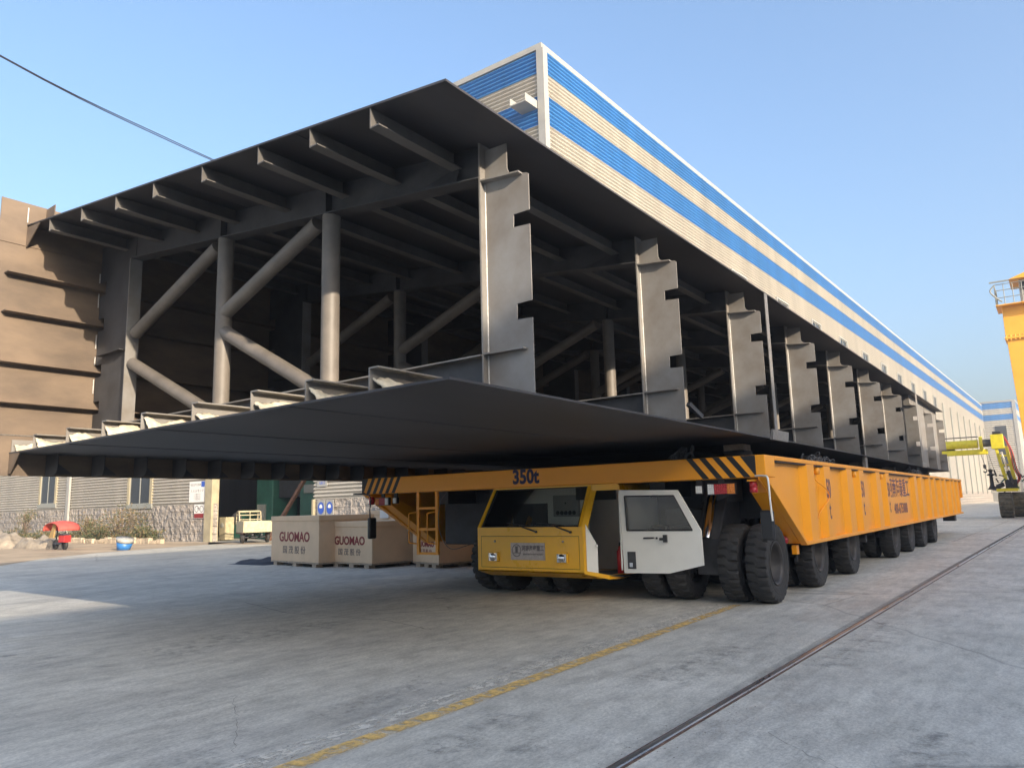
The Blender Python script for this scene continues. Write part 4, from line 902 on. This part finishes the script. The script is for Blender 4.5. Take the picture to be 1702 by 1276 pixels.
bush('bush', 'green bush among scrap seen behind the left front tyre', (-15.9, 22.3), 1.4, 1.5, 8, .25, 1300, group='bushes by the scrap heap')
rr = random.Random(31); b = MB()
for k in range(9000):
    x = rr.uniform(-78, -46); p = Vector((x, 25.4+rr.uniform(0, 1.3), rr.random()**1.3*(.62+.18*math.sin(x*1.3)+.12*math.sin(x*3.1))))
    a = Vector((rr.uniform(-1, 1), rr.uniform(-1, 1), rr.uniform(-1, 1))).normalized()*.085; e = a.orthogonal().normalized()*.035
    b.add([p-a, p+e, p+a, p-e], [(0, 1, 2, 3)], 'leaf' if rr.random() < .7 else 'leaf_dry')
tag(b.build('hedge'), 'low straggly green hedge along the foot of the hall wall', 'hedge', kind='stuff')
rr = random.Random(33); b = MB(); x = -80
while x < -43.6:
    w_ = rr.uniform(.3, .7); T = Matrix.Translation((x, 24.95+rr.uniform(-.05, .05), 0))@Matrix.Rotation(rr.uniform(-.12, .12), 4, 'Z'); b.box(0, w_, -.12, .14, 0, rr.uniform(.2, .38), 'kerb_stone', T); x += w_+.02
tag(b.build('bed_kerb', bevel=.03), 'rough stone edging in front of the hedge', 'kerb')
lump('tarp_pile', 'brown tarp heap lying on the dirt at the left edge', 'tarp', (-52.2, 19.6), 3.2, 1.1, .8, 'tarp', 6, 30)
lump('tarp_pile', 'lower grey brown tarp heap beside the red canopy cart', 'tarp', (-47.8, 20.0), 1.9, .9, .55, 'tarp', 8, 26)

# red canopy cart (three-wheeled scooter with rain canopy and wind apron)
c = Vector((-43.3, 19.2, 0)); t = empty('canopy_scooter', 'scooter with a red canopy and tan wind apron parked on the dirt', 'scooter', c)
def tpar(o, t=t): o.parent = t; o.matrix_parent_inverse = Matrix.Translation(-t.location); return o
b = MB(); n1, n2 = 18, 8; vs = []
for i in range(n1+1):
    for j in range(n2+1):
        a = math.pi*i/n1; s = -1+2*j/n2; vs.append(c+Vector((1.0*math.cos(a)*(1-.12*s*s), .55*s, 1.0+.52*math.sin(a)**.8*(1-.2*s*s))))
b.add(vs, [(i*(n2+1)+j, i*(n2+1)+j+1, (i+1)*(n2+1)+j+1, (i+1)*(n2+1)+j) for i in range(n1) for j in range(n2)], 'red_cloth', True); o = tpar(b.build('canopy')); o.modifiers.new('s', 'SOLIDIFY').thickness = .02
b = MB(); b.prism([c+Vector((-.65, -.35, .62)), c+Vector((.05, -.4, .62)), c+Vector((.0, -.3, 1.42)), c+Vector((-.25, -.3, 1.5)), c+Vector((-.4, -.32, 1.1))], (0, .05, 0), 'tan_cloth'); tpar(b.build('wind_apron', bevel=.01))
for dx in (-.55, .5):
    b = MB(); b.lathe([(-.06, .16), (-.06, .24), (0, .27), (.06, .24), (.06, .16)], 'rubber', 20, 'y', (c.x+dx, c.y, .27)); b.lathe([(-.03, .0), (-.03, .17), (.03, .17), (.03, 0)], 'rim', 16, 'y', (c.x+dx, c.y, .27)); tpar(b.build('wheel'))
b = MB(); b.box(c.x-.5, c.x+.3, c.y-.14, c.y+.14, .28, .4, 'dark_cloth'); b.box(c.x+.1, c.x+.75, c.y-.17, c.y+.17, .4, .75, 'red_paint'); b.box(c.x+.0, c.x+.6, c.y-.15, c.y+.15, .76, .84, 'dark_cloth'); b.tube((c.x-.55, c.y, .3), (c.x-.42, c.y, 1.0), .035, 'dark_cloth', 8); b.tube((c.x-.42, c.y-.3, 1.0), (c.x-.42, c.y+.3, 1.0), .02, 'dark_cloth', 8); b.tube((c.x-.42, c.y, 1.0), (c.x-.2, c.y, 1.5), .015, 'dark_cloth', 6); b.tube((c.x+.55, c.y, .8), (c.x+.4, c.y, 1.46), .015, 'dark_cloth', 6); tpar(b.build('body', bevel=.02))
b = MB(); cc = Vector((-38.2, 19.9, 0)); b.lathe([(0, 0), (0, .3), (.42, .38), (.42, 0)], 'blue_plastic', 18, 'z', cc); b.lathe([(.42, 0), (.42, .4), (.6, .42), (.62, .0)], 'white_trim', 18, 'z', cc)
b.v = [tuple(Matrix.Translation(cc)@Matrix.Rotation(.25, 4, 'Y')@Matrix.Translation(-cc)@Vector(p)) for p in b.v]
tag(b.build('bucket'), 'blue and white plastic bucket tipped on the dirt', 'bucket')

# yellow cabinet, cargo tricycle truck, machine and beam at the door
b = MB(); T = Matrix.Translation((-43.2, 29.0, 0)); b.box(-.35, .35, -.3, .3, .05, 1.45, 'truck_cream', T); b.box(-.3, .3, -.32, -.302, .12, 1.38, 'cream_trim', T); b.lathe([(-.35, 0), (-.35, .14), (-.32, .16)], 'window_frame', 16, 'y', (-43.2, 29.0, .95)); tag(b.build('cabinet', bevel=.015), 'pale yellow cabinet standing just inside the hall door', 'cabinet')
t = empty('cargo_tricycle', 'cream three-wheeled cargo truck with an empty rack in the hall doorway', 'truck', (-37.6, 26.6, 0))
TT = Matrix.Translation((-37.45, 26.9, 0))@Matrix.Rotation(math.radians(-24), 4, 'Z')
def tb(o): return tpar(o, t)
b = MB(); W_ = 1.0
b.box(-1.0, 1.0, -.75, .75, .62, .70, 'truck_cream', TT)
for y0, y1 in ((-.78, -.73), (.73, .78)): b.box(-1.0, 1.0, y0, y1, .6, 1.22, 'truck_cream', TT)
b.box(-1.03, -.98, -.75, .75, .6, 1.22, 'truck_cream', TT); b.box(.98, 1.03, -.75, .75, .6, 1.22, 'truck_cream', TT)
b.box(-1.0, 1.0, -.79, -.782, .52, .6, 'rust_beam', TT); tb(b.build('cargo_bed', bevel=.01))
b = MB()
for y_ in (-.6, .6):
    b.path([TT@Vector(p) for p in ((-1.05, y_, 1.2), (-1.12, y_, 1.55), (-1.2, y_, 1.72), (-1.5, y_, 1.78), (-1.85, y_, 1.72), (-1.95, y_, 1.5), (-1.98, y_, 1.0))], .035, 'truck_cream', 8)
for x_, z_ in ((-1.12, 1.55), (-1.2, 1.74), (-1.5, 1.78), (-1.85, 1.72), (-1.12, 1.3)): b.tube(TT@Vector((x_, -.6, z_)), TT@Vector((x_, .6, z_)), .03, 'truck_cream', 8)
b.tube(TT@Vector((-1.1, 0, 1.2)), TT@Vector((-1.2, 0, 1.74)), .025, 'truck_cream', 8); tb(b.build('cab_frame'))
b = MB(); b.box(-2.2, -1.05, -.45, .45, .55, .9, 'rust_beam', TT); b.box(-1.9, -1.3, -.4, .4, .9, 1.05, 'dark_cloth', TT); b.tube(TT@Vector((-2.3, 0, .4)), TT@Vector((-2.1, 0, 1.2)), .05, 'dark_steel', 8); b.tube(TT@Vector((-2.1, -.35, 1.22)), TT@Vector((-2.1, .35, 1.22)), .025, 'dark_steel', 8); tb(b.build('engine', bevel=.03))
b = MB(); b.tube(TT@Vector((0.3, -.7, .32)), TT@Vector((.3, .7, .32)), .05, 'dark_steel', 8); b.box(-2.1, .9, -.3, -.2, .42, .52, 'dark_steel', TT); b.box(-2.1, .9, .2, .3, .42, .52, 'dark_steel', TT); tb(b.build('chassis'))
for p in ((.3, -.68), (.3, .68), (-2.3, 0)):
    w2 = MB(); w2.lathe([(-.08, .19), (-.09, .26), (-.06, .31), (.06, .31), (.09, .26), (.08, .19)], 'rubber', 22, 'y'); w2.lathe([(-.05, 0), (-.06, .19), (.06, .19), (.05, 0)], 'truck_cream', 18, 'y')
    w2.v = [tuple(TT@(Vector(q)+Vector((p[0], p[1], .32)))) for q in w2.v]; tb(w2.build('wheel'))
t = empty('press_machine', 'big dark green press machine standing inside the hall doorway', 'machine', (-40, 36, 0))
b = MB(); b.box(-43.0, -41.3, 31, 33, 0, 6, 'machine_green'); b.box(-38.6, -36.3, 31, 33, 0, 6, 'machine_green'); b.box(-43.02, -36.28, 30.9, 33.05, 4.3, 7, 'machine_green'); b.box(-41.2, -38.7, 31.6, 32.8, 0, 1.2, 'machine_green'); tpar(b.build('frame', bevel=.05), t)
b = MB(); b.box(-41.2, -38.7, 31.4, 32.8, 2.6, 4.2, 'dark_steel'); tpar(b.build('ram', bevel=.03), t)
b = MB(); b.box(-42.6, -41.9, 30.8, 30.98, 1.2, 2.2, 'window_frame'); tpar(b.build('control_panel'), t); b = MB(); b.box(-38.0, -37.0, 30.8, 30.98, 2.8, 3.3, 'window_frame'); tpar(b.build('control_panel'), t)
b = MB(); b.prism([(-39.2, 29.0, .0), (-38.95, 29.0, 0), (-38.95, 29.2, 0), (-39.2, 29.2, 0)], (2.3, 1.5, 4.6), 'rust_beam'); tag(b.build('leaning_beam'), 'rusty steel beam leaning in the dark hall doorway', 'beam')
b = MB(); b.box(-46.5, -44.3, 31.5, 33.2, .0, 1.1, 'machine_green'); b.box(-46.2, -44.6, 31.7, 33, 1.1, 1.7, 'machine_green'); b.tube((-45.4, 31.4, 1.4), (-45.4, 31.1, 1.4), .3, 'bogie_steel', 20)
tag(b.build('lathe_machine', bevel=.08), 'low green machine just behind the yellow cabinet', 'machine')

# ================================================================ RIGHT SIDE
# gantry crane
GX, GY = -1.95, 60
t = empty('gantry_crane', 'yellow gantry crane leg with a glazed cabin and railed platform on top', 'crane', (GX, GY, 0))
def tg(o): return tpar(o, t)
b = MB(); b.prism([(GX+.38, GY-.9, .9), (GX+2.4, GY-.9, .9), (GX+3.0, GY-.9, 11.7), (GX+.05, GY-.9, 11.7)], (0, 1.8, 0), 'crane_orange'); b.box(GX-.05, GX+3.2, GY-1.05, GY+1.05, 11.7, 11.85, 'crane_orange')
b.box(GX+.0, GX+3.1, GY-.95, GY+.95, 11.85, 13.88, 'crane_orange')
for k in range(14): b.tube((GX+.05+.24*k, GY-1.0, 11.62), (GX+.05+.24*k, GY-1.0, 11.95), .05, 'crane_orange', 6)
tg(b.build('leg', bevel=.02))
b = MB(); b.box(GX+3.4, GX+27, GY-.8, GY+.8, 13.9, 16.2, 'crane_orange'); b.box(GX+24, GX+26, GY-.8, GY+.8, .9, 13.88, 'crane_orange'); tg(b.build('main_beam', bevel=.02))
for x_ in (GX+.3, GX+24): 
    b = MB(); b.box(x_, x_+2.2, GY-3.5, GY+3.5, .35, .9, 'crane_orange'); 
    for y_ in (-3, 3): b.lathe([(-.1, 0), (-.1, .3), (.1, .3), (.1, 0)], 'dark_steel', 18, 'x', (x_+.4, GY+y_, .31))
    tg(b.build('end_carriage', bevel=.02))
b = MB()
for z_ in (14.4, 14.9, 15.3): b.tube((GX-.25, GY-1.6, z_), (GX+3.0, GY-1.6, z_), .025, 'window_frame', 6); b.tube((GX-.25, GY-1.6, z_), (GX-.25, GY+1.2, z_), .025, 'window_frame', 6)
for k in range(7): b.tube((GX-.25+.5*k, GY-1.6, 13.95), (GX-.25+.5*k, GY-1.6, 15.3), .025, 'window_frame', 6)
for k in range(5): b.tube((GX-.25, GY-1.6+.6*k, 13.95), (GX-.25, GY-1.6+.6*k, 15.3), .025, 'window_frame', 6)
b.box(GX-.3, GX+3.3, GY-1.65, GY+1.2, 13.885, 13.94, 'crane_orange')
b.path(hose([(GX-.2, GY-1.7, 15.3), (GX-.5, GY-1.7, 14.9), (GX-.2, GY-1.7, 14.4), (GX+.1, GY-1.7, 14.1)], .01, 'x'), .05, 'window_frame', 6)
tg(b.build('platform'))
b = MB(); b.box(GX+1.1, GX+2.9, GY-1.2, GY+.8, 13.952, 15.5, 'white_trim'); b.box(GX+1.2, GX+2.8, GY-1.22, GY-1.201, 14.8, 15.35, 'window_dark'); o = tg(b.build('cabin'))
b = MB(); b.prism([(GX+.6, GY-1.8, 15.5), (GX+3.8, GY-1.8, 15.5), (GX+2.8, GY-1.8, 16.0), (GX+2.0, GY-1.8, 16.0)], (0, 3.2, 0), 'crane_orange'); b.box(GX-.5, GX+.6, GY-1.82, GY-1.7, 15.42, 15.5, 'window_frame'); tg(b.build('cabin_roof'))

# yellow boom rig
RY = 63
t = empty('boom_rig', 'bright yellow wheeled boom rig with its arm reaching behind the girder', 'boom machine', (-3.3, RY, 0))
b = MB(); b.tube((-13, RY+.3, 5.15), (-4.55, RY+.0, 5.18), .3, 'rig_yellow', 18); b.box(-13, -4.0, RY-.2, RY+.3, 4.42, 4.78, 'rig_yellow'); tpar(b.build('boom', bevel=.03), t)
b = MB(); b.tube((-13, RY, 5.66), (-4.5, RY, 5.68), .035, 'dark_steel', 8); b.tube((-12, RY+.1, 4.82), (-6, RY+.1, 4.82), .07, 'dark_steel', 8); tpar(b.build('boom_rod'), t)
b = MB(); b.lathe([(-.1, .2), (-.1, .55), (.1, .55), (.1, .2)], 'rig_yellow', 24, 'x', (-4.35, RY, 5.15)); b.tube((-4.3, RY, 5.2), (-3.6, RY, 5.2), .26, 'bogie_steel', 16); b.box(-3.75, -3.0, RY-.35, RY+.35, 4.75, 5.75, 'rig_yellow'); b.box(-3.6, -3.1, RY-.3, RY+.3, 5.752, 5.95, 'dark_steel'); tpar(b.build('knuckle', bevel=.03), t)
b = MB()
for dx in (0, .62): b.prism([(-3.6+dx, RY-.25, 4.9), (-3.42+dx, RY-.25, 4.9), (-2.92+dx*.75, RY-.25, 1.9), (-3.15+dx*.75, RY-.25, 1.9)], (0, .5, 0), 'rig_yellow')
for k in range(4):
    z_ = 4.2-.65*k; b.box(-3.45+.12*k, -2.9+.1*k, RY-.2, RY+.2, z_, z_+.12, 'rig_yellow')
tpar(b.build('mast', bevel=.02), t)
b = MB(); b.tube((-3.2, RY-.32, 4.5), (-2.95, RY-.32, 3.2), .07, 'chrome', 10); b.tube((-2.95, RY-.32, 3.2), (-2.75, RY-.32, 2.2), .12, 'dark_steel', 10); tpar(b.build('hydraulic_cylinder'), t)
for k in range(3):
    b = MB(); b.path(hose([(-2.95, RY-.2, 5.6), (-2.7+.06*k, RY-.3, 4.6), (-2.6+.08*k, RY-.3, 3.4), (-2.4+.06*k, RY-.3, 2.7), (-2.6, RY-.3, 2.2)], 0, ''), .035, 'red_paint' if k != 1 else 'dark_plastic', 6); tpar(b.build('hose'), t)
b = MB(); b.box(-3.75, -2.5, RY-.6, RY+2.5, 1.8, 2.0, 'rig_yellow'); b.box(-3.2, -2.5, RY-.4, RY+1.2, 2.002, 2.6, 'dark_steel'); b.tube((-3.7, RY-.4, 2.1), (-3.3, RY-.3, 2.3), .16, 'dark_steel', 10); b.box(-4.0, -3.5, RY-.5, RY-.1, 1.9, 2.15, 'dark_steel')
rr = random.Random(4)
for k in range(14):
    p = Vector((rr.uniform(-3.6, -2.1), RY-.55, rr.uniform(1.8, 2.9))); b.tube(p, p+Vector((rr.uniform(-.3, .3), 0, rr.uniform(-.3, .3))), .05, rr.choice(['dark_steel', 'bogie_steel', 'machine_green']), 6)
tpar(b.build('chassis', bevel=.02), t)
for x_ in (-3.3, -2.62):
    b = MB(); b.lathe([(-.36, .45), (-.4, .78), (-.36, .88), (.36, .88), (.4, .78), (.36, .45)], 'track', 48, 'x', (x_, RY-.1 if x_ < -3 else RY+2.2, .88), mod=lambda i, j, r: r-.05 if (j in (2, 3) and i % 3 == 0) else r, smooth=False); b.lathe([(-.3, 0), (-.3, .45), (.3, .45), (.3, 0)], 'rig_yellow', 20, 'x', (x_, RY-.1 if x_ < -3 else RY+2.2, .88)); tpar(b.build('wheel'), t)
b = MB(); b.tube((-4.45, RY, 4.5), (-4.3, RY, 3.7), .02, 'dark_steel', 6); b.tube((-4.3, RY, 3.7), (-4.3, RY, 3.45), .1, 'dark_steel', 10); b.path(hose([(-4.3, RY, 3.45), (-4.2, RY, 3.3), (-4.3, RY, 3.15), (-4.42, RY, 3.25)], 0, ''), .04, 'dark_steel', 6); tpar(b.build('hook'), t)
b = MB(); b.tube((-3.98, RY, 4.42), (-3.7, RY, 2.9), .015, 'dark_steel', 6); b.tube((-3.78, RY, 3.3), (-3.68, RY, 2.85), .05, 'dark_steel', 8); tpar(b.build('cable'), t)
b = MB(); b.tube((-4.1, RY, 4.42), (-4.0, RY, 3.3), .012, 'dark_steel', 6); b.lathe([(1.95, 0), (1.95, .32), (2.08, .22), (2.25, .13), (2.9, .1), (2.95, .25), (3.02, .25), (3.05, .1), (3.2, .1), (3.25, .16), (3.35, .12), (3.4, 0)], 'dark_steel', 20, 'z', (-4.0, RY, 0)); tpar(b.build('hanging_tool'), t)

# people far away
def person(label, x, y, h, rz, top, low, step=.12):
    me = bpy.data.meshes.new('person'); k = h/1.75
    J = dict(pel=(0, 0, .95), ch=(0, 0, 1.25), nk=(0, 0, 1.47), hd=(0, -.01, 1.58), ht=(0, 0, 1.7), ls=(-.18, 0, 1.4), le=(-.25, .02, 1.12), lh=(-.24, -.08, .88), rs=(.18, 0, 1.4), re=(.25, .02, 1.12), rh=(.24, -.08, .88),
             lp=(-.09, 0, .9), lk=(-.1, -step, .5), lf=(-.1, -step*1.2, .07), lt=(-.1, -step*1.2-.15, .04), rp=(.09, 0, .9), rk=(.1, step*.3, .5), rf=(.1, step*1.3, .09), rtt=(.1, step*1.3-.15, .04))
    R = dict(pel=.14, ch=.15, nk=.06, hd=.09, ht=.07, ls=.07, le=.05, lh=.035, rs=.07, re=.05, rh=.035, lp=.1, lk=.07, lf=.05, lt=.04, rp=.1, rk=.07, rf=.05, rtt=.04)
    E_ = [('pel', 'ch'), ('ch', 'nk'), ('nk', 'hd'), ('hd', 'ht'), ('ch', 'ls'), ('ls', 'le'), ('le', 'lh'), ('ch', 'rs'), ('rs', 're'), ('re', 'rh'), ('pel', 'lp'), ('lp', 'lk'), ('lk', 'lf'), ('lf', 'lt'), ('pel', 'rp'), ('rp', 'rk'), ('rk', 'rf'), ('rf', 'rtt')]
    ks = list(J); me.from_pydata([tuple(a*k for a in J[q]) for q in ks], [(ks.index(a), ks.index(b_)) for a, b_ in E_], [])
    o = bpy.data.objects.new('person', me); COL.objects.link(o); me.materials.append(MATS[top]); me.materials.append(MATS[low]); me.materials.append(MATS['hair'])
    sm = o.modifiers.new('skin', 'SKIN'); o.modifiers.new('sub', 'SUBSURF').levels = 1
    for i, q in enumerate(ks): r = R[q]*k; me.skin_vertices[0].data[i].radius = (r, r*.8)
    me.skin_vertices[0].data[0].use_root = True
    dg = bpy.context.evaluated_depsgraph_get(); m2 = bpy.data.meshes.new_from_object(o.evaluated_get(dg)); o.modifiers.clear(); o.data = m2
    if len(m2.materials) < 3:
        m2.materials.clear()
        for q in (top, low, 'hair'): m2.materials.append(MATS[q])
    for p in m2.polygons:
        z = p.center.z/k; p.material_index = 2 if z > 1.6 else (1 if z < .98 and abs(p.center.x) < .2*k else 0); p.use_smooth = True
    o.location = (x, y, 0); o.rotation_euler = (0, 0, rz); return tag(o, label, 'person')
person('person in dark clothes walking past the rear of the transporter', -11.1, 113, 1.72, .4, 'dark_cloth', 'dark_cloth')

# overhead cable
ends = [Vector((-38.1, 27.35, 21.9)), Vector((-26.8, 8.96, 16.73)), Vector((-19, -3.5, 14.5))]
b = MB()
for off in (0, .09):
    A0 = ends[0]; A1 = Vector((-31.5, 16.2, 0)); 
    P = [ends[0], ends[0].lerp(ends[1], .5)+Vector((0, 0, -.12-off)), ends[1]+Vector((0, 0, -off*.3)), ends[2]]
    b.path(hose(P, 0, ''), .022, 'cable', 6)
tag(b.build('overhead_cable'), 'twin black cable crossing the sky at upper left', 'cable')
b = MB(); b.tube((-19, -3.5, 0), (-19, -3.5, 15), .17, 'kerb_stone', 14, .12); b.box(-19.8, -18.2, -3.58, -3.42, 14.4, 14.52, 'dark_steel'); tag(b.build('utility_pole'), 'concrete utility pole at the left of the yard', 'pole')

# haze in the air of the yard
hm = bpy.data.materials.new('haze'); hm.use_nodes = True; n = hm.node_tree.nodes; n.remove(n['Principled BSDF']); v = n.new('ShaderNodeVolumePrincipled')
v.inputs['Color'].default_value = (.9, .93, 1, 1); v.inputs['Density'].default_value = .0011; v.inputs['Anisotropy'].default_value = .2
hm.node_tree.links.new(v.outputs[0], n['Material Output'].inputs['Volume']); MATS['haze'] = hm
b = MB(); b.box(-2510, 2510, -910, 4010, -1, 27, 'haze'); tag(b.build('haze'), kind='stuff')
